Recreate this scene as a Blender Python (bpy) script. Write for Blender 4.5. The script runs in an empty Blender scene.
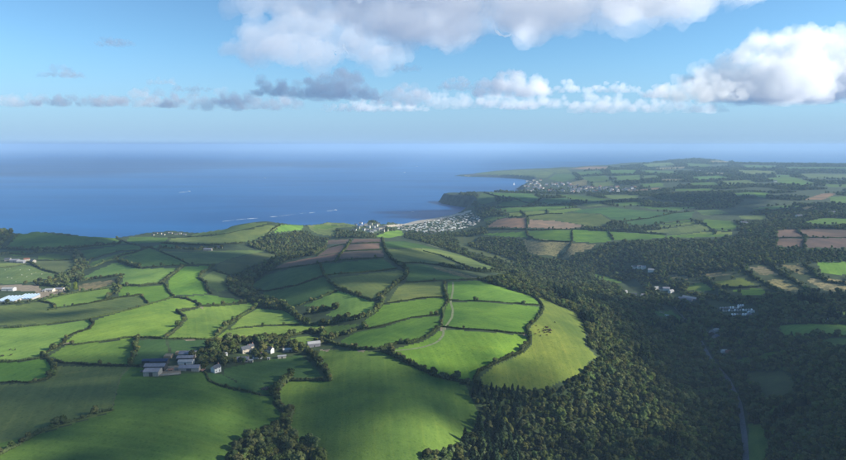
import bpy, bmesh, math, random
import numpy as np
from mathutils import Vector

sc = bpy.context.scene
COL = sc.collection
R = math.radians
random.seed(7)
rng = np.random.default_rng(7)

# ------------------------------------------------------------------ camera
W0, H0, FPX = 846.0, 460.0, 582.0          # photograph frame and focal length in its pixels
CAMZ = 300.0
PITCH = math.atan((230.0 - 145.0) / FPX)   # horizon sits on row 145
cam = bpy.data.cameras.new('camera')
cam.sensor_width = 36.0
cam.lens = 36.0 * FPX / W0
cam.clip_start = 1.0
cam.clip_end = 200000.0
cam_o = bpy.data.objects.new('camera', cam)
COL.objects.link(cam_o)
cam_o.location = (0, 0, CAMZ)
cam_o.rotation_euler = (math.pi / 2 - PITCH, 0, 0)
sc.camera = cam_o

# ------------------------------------------------------------------ light
SUN_EL, SUN_AZ = 25.0, 94.0                # azimuth clockwise from +Y (view direction)
world = bpy.data.worlds.new('World')
sc.world = world
world.use_nodes = True
wn = world.node_tree
sky = wn.nodes.new('ShaderNodeTexSky')
sky.sky_type = 'NISHITA'
sky.sun_disc = False
sky.sun_elevation = R(SUN_EL)
sky.sun_rotation = R(SUN_AZ)
sky.air_density = 1.0
sky.dust_density = 0.1
sky.ozone_density = 5.0
sky.altitude = 1500
# a band of marine haze low on the sky, the same all round the horizon
tc = wn.nodes.new('ShaderNodeTexCoord'); sep = wn.nodes.new('ShaderNodeSeparateXYZ'); mr = wn.nodes.new('ShaderNodeMapRange')
tint = wn.nodes.new('ShaderNodeMix'); tint.data_type = 'RGBA'; tint.blend_type = 'MULTIPLY'; tint.inputs[0].default_value = 1.0
hm = wn.nodes.new('ShaderNodeMix'); hm.data_type = 'RGBA'
mr.interpolation_type = 'SMOOTHSTEP'
wn.links.new(tc.outputs['Generated'], sep.inputs[0]); wn.links.new(sep.outputs['Z'], mr.inputs[0])
for i_, v_ in zip((1, 2, 3, 4), (-0.02, 0.17, 0.98, 0.0)): mr.inputs[i_].default_value = v_
tint.inputs[7].default_value = (0.86, 1.0, 0.94, 1)
wn.links.new(sky.outputs[0], tint.inputs[6]); wn.links.new(tint.outputs[2], hm.inputs[6])
hm.inputs[7].default_value = (1.80, 2.90, 4.40, 1)
wn.links.new(mr.outputs[0], hm.inputs[0])
wn.links.new(hm.outputs[2], wn.nodes['Background'].inputs[0])
wn.nodes['Background'].inputs[1].default_value = 0.105

sl = bpy.data.lights.new('sun', 'SUN')
sl.energy = 5.0
sl.angle = R(0.55)
sl.color = (1.0, 0.95, 0.83)
sun_o = bpy.data.objects.new('sun', sl)
COL.objects.link(sun_o)
SUNV = Vector((math.cos(R(SUN_EL)) * math.sin(R(SUN_AZ)), math.cos(R(SUN_EL)) * math.cos(R(SUN_AZ)), math.sin(R(SUN_EL))))
sun_o.rotation_euler = SUNV.to_track_quat('Z', 'Y').to_euler()
sun_o.location = (0, 0, 3000)

sc.view_settings.view_transform = 'Standard'
sc.view_settings.look = 'None'
sc.view_settings.gamma = 1.0
sc.view_settings.exposure = 0.75
sc.view_settings.use_curve_mapping = False
cy = sc.cycles
cy.use_denoising = True
cy.max_bounces = 12
cy.diffuse_bounces = 2
cy.glossy_bounces = 1
cy.transmission_bounces = 2
cy.transparent_max_bounces = 96
cy.volume_bounces = 10
cy.sample_clamp_indirect = 4.0

# ------------------------------------------------------------------ noise and picture-to-ground helpers
def _hash(ix, iy, iz, s):
    n = (ix.astype(np.int64) * 374761393 + iy.astype(np.int64) * 668265263 + iz.astype(np.int64) * 2147483647 + s * 1274126177) & 0x7fffffff
    n = ((n ^ (n >> 13)) * 1274126177) & 0x7fffffff
    n = ((n ^ (n >> 15)) * 668265263) & 0x7fffffff
    return ((n ^ (n >> 16)) & 0xffff) / 32767.5 - 1.0

def vnoise(x, y, z=None, s=0):
    if z is None:
        z = np.zeros_like(x)
    ix, iy, iz = np.floor(x), np.floor(y), np.floor(z)
    fx, fy, fz = x - ix, y - iy, z - iz
    fx, fy, fz = [f * f * (3 - 2 * f) for f in (fx, fy, fz)]
    ix, iy, iz = ix.astype(np.int64), iy.astype(np.int64), iz.astype(np.int64)
    def L(a, b, t): return a + (b - a) * t
    c = [[[_hash(ix + i, iy + j, iz + k, s) for k in (0, 1)] for j in (0, 1)] for i in (0, 1)]
    return L(L(L(c[0][0][0], c[1][0][0], fx), L(c[0][1][0], c[1][1][0], fx), fy),
             L(L(c[0][0][1], c[1][0][1], fx), L(c[0][1][1], c[1][1][1], fx), fy), fz)

def fbm(x, y, z=None, o=4, s=0):
    a, t, f = 0.0, 1.0, 1.0
    for k in range(o):
        a = a + t * vnoise(x * f, y * f, None if z is None else z * f, s + k)
        t *= 0.5; f *= 2.03
    return a

CP, SP = math.cos(PITCH), math.sin(PITCH)
def ray(u, v):
    a = (np.asarray(u, float) - 423.0) / FPX
    b = (230.0 - np.asarray(v, float)) / FPX
    return a, CP + SP * b, -SP + CP * b

def on_plane(u, v, z):
    dx, dy, dz = ray(u, v)
    t = (np.asarray(z, float) - CAMZ) / dz
    return dx * t, dy * t

def project(x, y, z):
    zz = z - CAMZ
    d = y * CP - zz * SP
    h = y * SP + zz * CP
    d = np.maximum(d, 1.0)
    return 423.0 + FPX * x / d, 230.0 - FPX * h / d

def in_poly(px, py, poly):
    r = np.zeros(px.shape, bool)
    n = len(poly)
    for i in range(n):
        x0, y0 = poly[i]; x1, y1 = poly[(i + 1) % n]
        if y0 == y1: continue
        c = (y0 > py) != (y1 > py)
        r ^= c & (px < (x1 - x0) * (py - y0) / (y1 - y0) + x0)
    return r

# ------------------------------------------------------------------ relief: survey points (column, row, height above the sea)
CTRL = [
 (-150,600,105),(100,600,100),(300,600,95),(423,600,80),(560,600,45),(740,600,22),(860,600,45),(1000,600,80),
 (-200,450,100),(-200,340,90),(-200,280,80),(-150,235,85),
 (20,450,98),(130,450,97),(230,455,88),(20,400,96),(110,400,98),(200,400,97),(280,400,86),(300,440,80),(350,440,90),(430,430,84),
 (170,365,97),(60,380,94),(250,375,90),(220,345,90),(300,352,88),(350,370,96),(400,390,94),(460,415,72),
 (20,340,89),(80,345,92),(140,330,90),(190,325,85),(250,325,82),(300,318,78),(330,330,84),
 (10,310,84),(70,312,84),(120,300,82),(170,300,78),(20,295,79),(60,298,76),(100,290,74),(73,272,58),(78,255,55),(60,265,62),(20,270,68),(10,258,66),
 (30,247,66),(80,245,66),(60,237,76),(0,235,80),(-60,235,85),(115,240,62),(105,260,66),(140,260,72),(160,252,72),(180,275,76),(150,280,76),
 (160,241,60),(190,247,60),(220,246,58),(190,237,52),(220,255,66),(250,257,60),(215,275,68),(225,290,62),(248,282,50),(262,300,60),(290,312,72),
 (240,225,78),(275,222,82),(270,230,72),(262,242,52),(285,248,40),(310,240,34),(320,226,46),(345,222,48),(335,234,38),(365,230,34),(358,226,46),(380,227,26),(385,235,20),(400,226,6),(373,219,50),
 (430,225,4),(460,222,4),(430,233,8),(400,242,50),
 (290,275,74),(320,262,80),(350,250,76),(365,241,70),(400,250,66),(330,285,86),(370,285,92),(400,270,86),(425,257,62),(455,258,40),(490,268,42),
 (350,310,92),(400,310,97),(430,290,94),(450,285,92),(480,282,86),(460,310,98),(500,300,94),(530,305,90),(500,325,98),(440,345,98),(480,355,95),(520,345,92),(500,380,84),
 (550,320,88),(575,345,80),(560,375,74),(590,352,72),(540,395,66),(510,420,56),(560,430,46),(470,450,66),(600,400,52),(620,370,50),(610,335,48),(580,308,56),(545,292,56),(520,283,52),
 (650,420,40),(680,400,30),(660,350,26),(640,320,22),(600,290,24),
 (746,460,18),(742,420,17),(728,379,16),(700,340,14),(680,312,13),(660,290,12),(630,274,11),(600,266,10),(560,260,9),(520,254,8),(490,247,7),(465,238,6),
 (690,295,18),(735,312,22),(715,335,16),(760,440,24),(800,440,44),(846,440,70),(900,420,80),(780,390,34),(820,385,52),(760,357,28),(800,360,42),(846,350,62),
 (800,330,46),(846,328,50),(840,313,46),(790,310,42),(900,320,56),
 (700,288,24),(740,287,37),(785,285,42),(830,285,46),(830,270,56),(770,270,50),(710,275,36),(660,276,24),(900,270,60),
 (640,258,40),(690,255,50),(740,255,62),(800,255,68),(600,250,36),(570,250,30),(545,248,28),(530,240,30),(590,237,44),(640,237,54),(700,236,62),(500,234,24),(478,235,12),
 (800,238,82),(850,238,86),(760,240,74),(950,235,105),
 (510,223,42),(560,225,52),(620,222,64),(500,212,50),(550,212,62),(480,213,30),(600,210,70),(650,216,72),(700,220,78),(750,215,84),(846,215,96),
 (500,199,62),(480,196,58),(540,200,62),(460,198,48),(580,200,56),(640,203,76),(700,207,82),(760,205,90),(846,205,98),(950,205,105),
 (545,189,28),(580,190,40),(610,192,50),(650,195,72),(700,195,86),(760,195,92),(846,195,98),
 (540,182,30),(560,180,40),(600,180,58),(650,183,74),(720,183,90),(800,183,96),(900,183,100),
 (500,173,32),(540,171,46),(580,172,58),(620,172,68),(680,170,82),(740,170,88),(820,172,92),(930,172,92),
 (475,175,14),(600,166,72),(640,163,74),(662,161.5,78),(690,159,112),(712,160,108),(734,162,84),(780,164,86),(846,165,86),(930,165,86),
]
# the shore: (column, row, height of the edge, width of the drop)
COAST = [(-260,234,85,25),(-60,232,85,25),(0,228,84,25),(8,230,82,25),(20,232.5,80,25),(36,231.5,76,25),(60,234.8,70,25),(90,237,66,22),(113,237.6,60,20),(127,235.5,58,20),(145,232.5,56,20),(165,231.5,52,20),(182,233,46,20),(196,233.8,46,20),
 (206,231.5,56,20),(224,226,74,22),(248,222.5,80,22),(272,221,82,22),(300,221,66,20),(325,220,52,20),(345,220.8,48,18),(356,223,50,16),(364,221,46,14),(376,219,46,14),(382,223,22,14),
 (386,225.5,0,40),(400,224.3,0,90),(420,220,0,90),(445,215.5,0,90),(462,212.5,0,60),(470,210,0,40),(464,207.5,0,35),(452,205.2,0,35),(442,203.5,0,35),(437,201.7,0,30),(445,198.5,12,40),(457,194,38,40),(472,191.6,52,40),(492,191.2,52,40),(512,192.2,40,40),
 (519,191.5,5,40),(516,189,0,40),(521,186.5,0,40),(527,184.5,0,40),(531,182,0,40),(527,179.8,0,50),(510,178.2,0,50),(490,177.2,0,60),(470,176.8,0,60),(452,176,0,60),(456,175,4,60),(470,173,16,70),
 (490,170,32,80),(512,169,40,80),(541,168,46,80),(567,167,54,80),(590,164.8,66,80),(612,164,70,80),(640,161.6,76,80),(666,161,78,80),(680,158.4,104,90),(700,157,114,90),(718,158.6,108,90),(734,162.2,84,90),(760,163.3,84,90),(800,163.6,84,90),(846,163.6,84,90),(1000,163.6,84,90)]

cp = np.array(CTRL, float)
cx, cyw = on_plane(cp[:, 0], cp[:, 1], cp[:, 2])
def warp(x, y):
    return 2.3 * np.arctan2(x, y), np.log(np.maximum(np.hypot(x, y), 60.0))
ca, cb = warp(cx, cyw)
def _tps(d2): return 0.5 * d2 * np.log(d2 + 1e-12)
n = len(cp)
A = np.zeros((n + 3, n + 3))
A[:n, :n] = _tps((ca[:, None] - ca[None]) ** 2 + (cb[:, None] - cb[None]) ** 2) + np.eye(n) * 4e-4
A[:n, n] = 1; A[:n, n + 1] = ca; A[:n, n + 2] = cb
A[n:, :n] = A[:n, n:].T
SOL = np.linalg.solve(A, np.concatenate([cp[:, 2], np.zeros(3)]))
def tps_z(x, y):
    a, b = warp(x, y)
    out = SOL[n] + SOL[n + 1] * a + SOL[n + 2] * b
    for i in range(n):
        out = out + SOL[i] * _tps((a - ca[i]) ** 2 + (b - cb[i]) ** 2)
    return out

co = np.array(COAST, float)
sx, sy = on_plane(co[:, 0], co[:, 1], co[:, 2])
# roughen the shoreline a little
SX, SY, SWD = [], [], []
for i in range(len(co) - 1):
    L = math.hypot(sx[i + 1] - sx[i], sy[i + 1] - sy[i])
    m = max(1, int(L / 45))
    for k in range(m):
        t = k / m
        SX.append(sx[i] + (sx[i + 1] - sx[i]) * t); SY.append(sy[i] + (sy[i + 1] - sy[i]) * t)
        SWD.append(co[i, 3] + (co[i + 1, 3] - co[i, 3]) * t)
SX, SY, SWD = map(np.array, (SX, SY, SWD))
rr = np.hypot(SX, SY)
SX = SX + fbm(SX / 90, SY / 90, s=11, o=3) * np.minimum(rr * 0.004, 14)
SY = SY + fbm(SX / 90, SY / 90, s=31, o=3) * np.minimum(rr * 0.006, 20)
land_poly = list(zip(SX, SY)) + [(20000, 4000), (20000, -3000), (-9000, -3000), (-9000, 900)]
def shore_dist(x, y):
    shp = x.shape; x = x.ravel(); y = y.ravel()
    best = np.full(x.shape, 400.0); wd = np.full(x.shape, 30.0)
    for i in range(len(SX) - 1):
        ax, ay, bx, by = SX[i], SY[i], SX[i + 1], SY[i + 1]
        m0 = np.nonzero((x > min(ax, bx) - 400) & (x < max(ax, bx) + 400) & (y > min(ay, by) - 400) & (y < max(ay, by) + 400))[0]
        X_, Y_ = x[m0], y[m0]
        ex, ey = bx - ax, by - ay
        t = np.clip(((X_ - ax) * ex + (Y_ - ay) * ey) / (ex * ex + ey * ey + 1e-9), 0, 1)
        d = np.hypot(X_ - ax - t * ex, Y_ - ay - t * ey)
        m = d < best[m0]
        best[m0[m]] = d[m]; wd[m0[m]] = SWD[i]
    return best.reshape(shp), wd.reshape(shp)

# ------------------------------------------------------------------ the relief grid (finer where the ground is near)
AZ = np.radians(np.linspace(-54, 54, 760))
rows = [170.0]
while rows[-1] < 10500:
    r_ = rows[-1]
    rows.append(r_ + max(1.6, min(2.0 * r_ * r_ / (704 * 240), 0.0085 * r_)))
RR = np.array(rows)
GA, GR = np.meshgrid(AZ, RR)
GX, GY = GR * np.sin(GA), GR * np.cos(GA)
GZ = tps_z(GX, GY)
GZ = np.maximum(GZ, 3.0)
GZ = GZ + fbm(GX / 260, GY / 260, o=3, s=3) * np.minimum(2.2, GZ * 0.05) + fbm(GX / 55, GY / 55, o=3, s=9) * 0.35
far_amp = np.clip((GR - 2500) / 2500, 0, 1)
GZ = GZ + far_amp * fbm(GX / 700, GY / 700, o=3, s=21) * 9 * np.clip(GZ / 40, 0, 1)
SD, SW = shore_dist(GX, GY)
LAND = in_poly(GX, GY, land_poly)
t_ = np.clip(SD / SW, 0, 1)
t_ = t_ * t_ * (3 - 2 * t_)
rock = 1 + 0.25 * fbm(GX / 25, GY / 25, o=3, s=5) * (1 - t_)
GZ = np.where(LAND, np.clip(GZ * t_ * rock, 0.15 * np.minimum(SD / 10, 1), None), -np.minimum(6.0, SD * 0.15) - 0.05)

LR = np.log(RR)
def z_at(x, y):
    x = np.asarray(x, float); y = np.asarray(y, float)
    a = (np.arctan2(x, y) - AZ[0]) / (AZ[1] - AZ[0])
    r = np.hypot(x, y)
    b = np.interp(r, RR, np.arange(len(RR)))
    a = np.clip(a, 0, len(AZ) - 1.001); b = np.clip(b, 0, len(RR) - 1.001)
    ia, ib = a.astype(int), b.astype(int)
    fa, fb = a - ia, b - ib
    return (GZ[ib, ia] * (1 - fa) + GZ[ib, ia + 1] * fa) * (1 - fb) + (GZ[ib + 1, ia] * (1 - fa) + GZ[ib + 1, ia + 1] * fa) * fb

TS = np.concatenate([np.geomspace(180, 10400, 420)])
def ground(u, v):
    """where the line of sight through a picture point meets the land (or the sea)"""
    u = np.atleast_1d(np.asarray(u, float)); v = np.atleast_1d(np.asarray(v, float))
    dx, dy, dz = ray(u, v)
    hl = np.hypot(dx, dy)
    hit = np.full(u.shape, TS[-1]); done = np.zeros(u.shape, bool); prev = np.full(u.shape, TS[0])
    for r in TS:
        t = r / hl
        below = (CAMZ + dz * t) <= np.maximum(z_at(dx * t, dy * t), 0.0)
        new = below & ~done
        hit[new] = r; done |= new
        prev[~done] = r
    lo, hi = prev.copy(), hit.copy()
    for _ in range(12):
        m = 0.5 * (lo + hi); t = m / hl
        below = (CAMZ + dz * t) <= np.maximum(z_at(dx * t, dy * t), 0.0)
        hi = np.where(below, m, hi); lo = np.where(below, lo, m)
    t = hi / hl
    x, y = dx * t, dy * t
    return x, y, np.maximum(z_at(x, y), 0.0)

def poly_ground(pts, step=2.0):
    """a traced line laid on the ground, resampled"""
    us, vs = [], []
    for (a, b), (c, d) in zip(pts[:-1], pts[1:]):
        k = max(1, int(math.hypot(c - a, d - b) / step))
        for i in range(k):
            us.append(a + (c - a) * i / k); vs.append(b + (d - b) * i / k)
    us.append(pts[-1][0]); vs.append(pts[-1][1])
    x, y, z = ground(us, vs)
    return np.stack([x, y, z], 1)

# ------------------------------------------------------------------ materials
MATS = {}
def nodes(name):
    m = bpy.data.materials.new(name); m.use_nodes = True
    nt = m.node_tree; nt.nodes.clear()
    MATS[name] = m
    return m, nt, nt.nodes, nt.links
def mix(nt, f, a, b, mode='MIX'):
    x = nt.nodes.new('ShaderNodeMix'); x.data_type = 'RGBA'; x.blend_type = mode
    for sock, val in ((x.inputs[0], f), (x.inputs[6], a), (x.inputs[7], b)):
        if hasattr(val, 'is_output'): nt.links.new(val, sock)
        elif isinstance(val, (tuple, list)): sock.default_value = (*val, 1) if len(val) == 3 else val
        else: sock.default_value = val
    return x.outputs[2]
def math_(nt, op, a, b=None, clamp=False):
    x = nt.nodes.new('ShaderNodeMath'); x.operation = op; x.use_clamp = clamp
    for i, val in enumerate((a, b)):
        if val is None: continue
        if hasattr(val, 'is_output'): nt.links.new(val, x.inputs[i])
        else: x.inputs[i].default_value = val
    return x.outputs[0]
def noise(nt, scale, detail=4, rough=0.55, vec=None, dist=0.0):
    x = nt.nodes.new('ShaderNodeTexNoise'); x.inputs['Scale'].default_value = scale
    x.inputs['Detail'].default_value = detail; x.inputs['Roughness'].default_value = rough; x.inputs['Distortion'].default_value = dist
    if vec is not None: nt.links.new(vec, x.inputs['Vector'])
    return x.outputs[0]
def ramp(nt, fac, lo, hi, a=0.0, b=1.0):
    x = nt.nodes.new('ShaderNodeMapRange'); nt.links.new(fac, x.inputs[0])
    for i, v in zip((1, 2, 3, 4), (lo, hi, a, b)): x.inputs[i].default_value = v
    return x.outputs[0]
def position(nt, scale=(1, 1, 1), rotz=0.0):
    g = nt.nodes.new('ShaderNodeNewGeometry'); mp = nt.nodes.new('ShaderNodeMapping')
    mp.inputs['Scale'].default_value = scale; mp.inputs['Rotation'].default_value = (0, 0, rotz)
    nt.links.new(g.outputs['Position'], mp.inputs[0])
    return mp.outputs[0]
def bsdf(nt, col, rough=0.9, spec=0.15, bump=None, bump_s=0.3, bump_d=0.3):
    b = nt.nodes.new('ShaderNodeBsdfPrincipled'); o = nt.nodes.new('ShaderNodeOutputMaterial')
    if hasattr(col, 'is_output'): nt.links.new(col, b.inputs['Base Color'])
    else: b.inputs['Base Color'].default_value = (*col, 1)
    b.inputs['Roughness'].default_value = rough; b.inputs['Specular IOR Level'].default_value = spec
    if bump is not None:
        bp = nt.nodes.new('ShaderNodeBump'); bp.inputs['Strength'].default_value = bump_s; bp.inputs['Distance'].default_value = bump_d
        nt.links.new(bump, bp.inputs['Height']); nt.links.new(bp.outputs[0], b.inputs['Normal'])
    nt.links.new(b.outputs[0], o.inputs[0])
    return b
def plain(name, col, rough=0.8, var=0.25, scale=0.6, spec=0.2):
    m, nt, N, L = nodes(name)
    nz = noise(nt, scale, 5, 0.6, position(nt))
    c = mix(nt, ramp(nt, nz, 0.3, 0.7), tuple(x * (1 - var) for x in col), tuple(min(1, x * (1 + var)) for x in col))
    bsdf(nt, c, rough, spec)
    return m
def field_mat(name, kind):
    m, nt, N, L = nodes(name)
    oi = N.new('ShaderNodeObjectInfo')
    col = oi.outputs['Color']
    big = noise(nt, 0.012, 5, 0.6, position(nt), 0.6)
    mid = noise(nt, 0.07, 5, 0.65, position(nt))
    fine = noise(nt, 0.55, 4, 0.7, position(nt))
    c = mix(nt, ramp(nt, big, 0.33, 0.67), mix(nt, 1.0, col, (0.66, 0.74, 0.74), 'MULTIPLY'), mix(nt, 1.0, col, (1.45, 1.28, 1.1), 'MULTIPLY'))
    c = mix(nt, ramp(nt, mid, 0.35, 0.7, 0.0, 0.55), c, mix(nt, 1.0, c, (0.74, 0.74, 0.7), 'MULTIPLY'))
    c = mix(nt, ramp(nt, fine, 0.42, 0.72, 0.0, 0.6), c, mix(nt, 1.0, c, (0.6, 0.66, 0.6), 'MULTIPLY'))
    h = fine
    if kind == 'pasture':      # tussocks and grazed patches
        vor = N.new('ShaderNodeTexVoronoi'); vor.inputs['Scale'].default_value = 0.22
        L.new(position(nt), vor.inputs['Vector'])
        spot = ramp(nt, vor.outputs['Distance'], 0.16, 0.3, 0.55, 0.0)
        c = mix(nt, spot, c, mix(nt, 1.0, c, (0.55, 0.66, 0.6), 'MULTIPLY'))
        # faint mowing and rolling lines, turned for every field
        add = N.new('ShaderNodeVectorRotate'); add.rotation_type = 'Z_AXIS'
        L.new(position(nt), add.inputs['Vector']); L.new(math_(nt, 'MULTIPLY', oi.outputs['Random'], 3.1), add.inputs['Angle'])
        wv = N.new('ShaderNodeTexWave'); wv.inputs['Scale'].default_value = 0.035; wv.inputs['Distortion'].default_value = 1.5; wv.inputs['Detail'].default_value = 2
        L.new(add.outputs[0], wv.inputs['Vector'])
        # paired wheel lines every dozen metres, and pale worn or dry streaks
        tl = N.new('ShaderNodeTexWave'); tl.inputs['Scale'].default_value = 0.026; tl.inputs['Distortion'].default_value = 0.5; tl.inputs['Detail'].default_value = 1
        L.new(add.outputs[0], tl.inputs['Vector'])
        c = mix(nt, ramp(nt, tl.outputs[1], 0.93, 0.99, 0.0, 0.35), c, mix(nt, 1.0, c, (1.3, 1.15, 1.1), 'MULTIPLY'))
        dry = noise(nt, 0.028, 6, 0.7, position(nt), 1.2)
        c = mix(nt, ramp(nt, dry, 0.55, 0.74, 0.0, 0.55), c, mix(nt, 1.0, c, (1.45, 1.12, 0.95), 'MULTIPLY'))
        c = mix(nt, ramp(nt, wv.outputs[1], 0.2, 0.9, 0.0, 0.30), c, mix(nt, 1.0, c, (0.75, 0.8, 0.75), 'MULTIPLY'))
    if kind == 'plough':
        add = N.new('ShaderNodeVectorRotate'); add.rotation_type = 'Z_AXIS'
        L.new(position(nt), add.inputs['Vector']); L.new(math_(nt, 'MULTIPLY', oi.outputs['Random'], 3.1), add.inputs['Angle'])
        wv = N.new('ShaderNodeTexWave'); wv.inputs['Scale'].default_value = 0.06; wv.inputs['Distortion'].default_value = 0.8; wv.inputs['Detail'].default_value = 3
        L.new(add.outputs[0], wv.inputs['Vector'])
        c = mix(nt, ramp(nt, wv.outputs[1], 0.1, 0.9, 0.0, 0.45), c, mix(nt, 1.0, c, (0.68, 0.68, 0.7), 'MULTIPLY'))
        h = wv.outputs[1]
    if kind == 'rough':
        c = mix(nt, ramp(nt, noise(nt, 0.16, 5, 0.7, position(nt)), 0.45, 0.62), c, (0.075, 0.085, 0.035))
    bsdf(nt, c, 0.95, 0.1, h, 0.6, 0.5)
    return m
field_mat('pasture', 'pasture'); field_mat('ploughed', 'plough'); field_mat('rough_grass', 'rough')
plain('wood_floor', (0.022, 0.034, 0.014), 0.95, 0.4, 0.1)
plain('cliff_rock', (0.055, 0.056, 0.038), 0.9, 0.6, 0.04)
plain('sand', (0.42, 0.36, 0.28), 0.9, 0.15, 0.05)
plain('earth', (0.24, 0.19, 0.13), 0.95, 0.35, 0.3)
plain('asphalt', (0.13, 0.13, 0.14), 0.85, 0.25, 0.5)
plain('track_earth', (0.18, 0.20, 0.10), 0.95, 0.3, 0.4)

def mesh_obj(name, verts, faces, mat=None, parent=None, smooth=False):
    me = bpy.data.meshes.new(name)
    verts = np.asarray(verts, np.float32)
    if isinstance(faces, np.ndarray):
        k = faces.shape[1]
        me.vertices.add(len(verts)); me.vertices.foreach_set('co', verts.ravel())
        me.loops.add(faces.size); me.loops.foreach_set('vertex_index', faces.astype(np.int32).ravel())
        me.polygons.add(len(faces)); me.polygons.foreach_set('loop_start', np.arange(0, faces.size, k, dtype=np.int32))
        me.update(calc_edges=True)
        me.validate()
    else:
        me.from_pydata([tuple(map(float, v)) for v in verts], [], faces); me.update()
    if smooth:
        me.polygons.foreach_set('use_smooth', np.ones(len(me.polygons), bool))
    if mat: me.materials.append(MATS[mat] if isinstance(mat, str) else mat)
    o = bpy.data.objects.new(name, me); COL.objects.link(o)
    if parent is not None: o.parent = parent
    return o
def structure(o): o['kind'] = 'structure'; return o
def tag(o, label, cat, group=None):
    o['label'] = label; o['category'] = cat
    if group: o['group'] = group
    return o
def empty(name, loc=(0, 0, 0), rz=0.0):
    o = bpy.data.objects.new(name, None); COL.objects.link(o)
    o.location = loc; o.rotation_euler = (0, 0, rz); o.empty_display_size = 1
    return o

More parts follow.
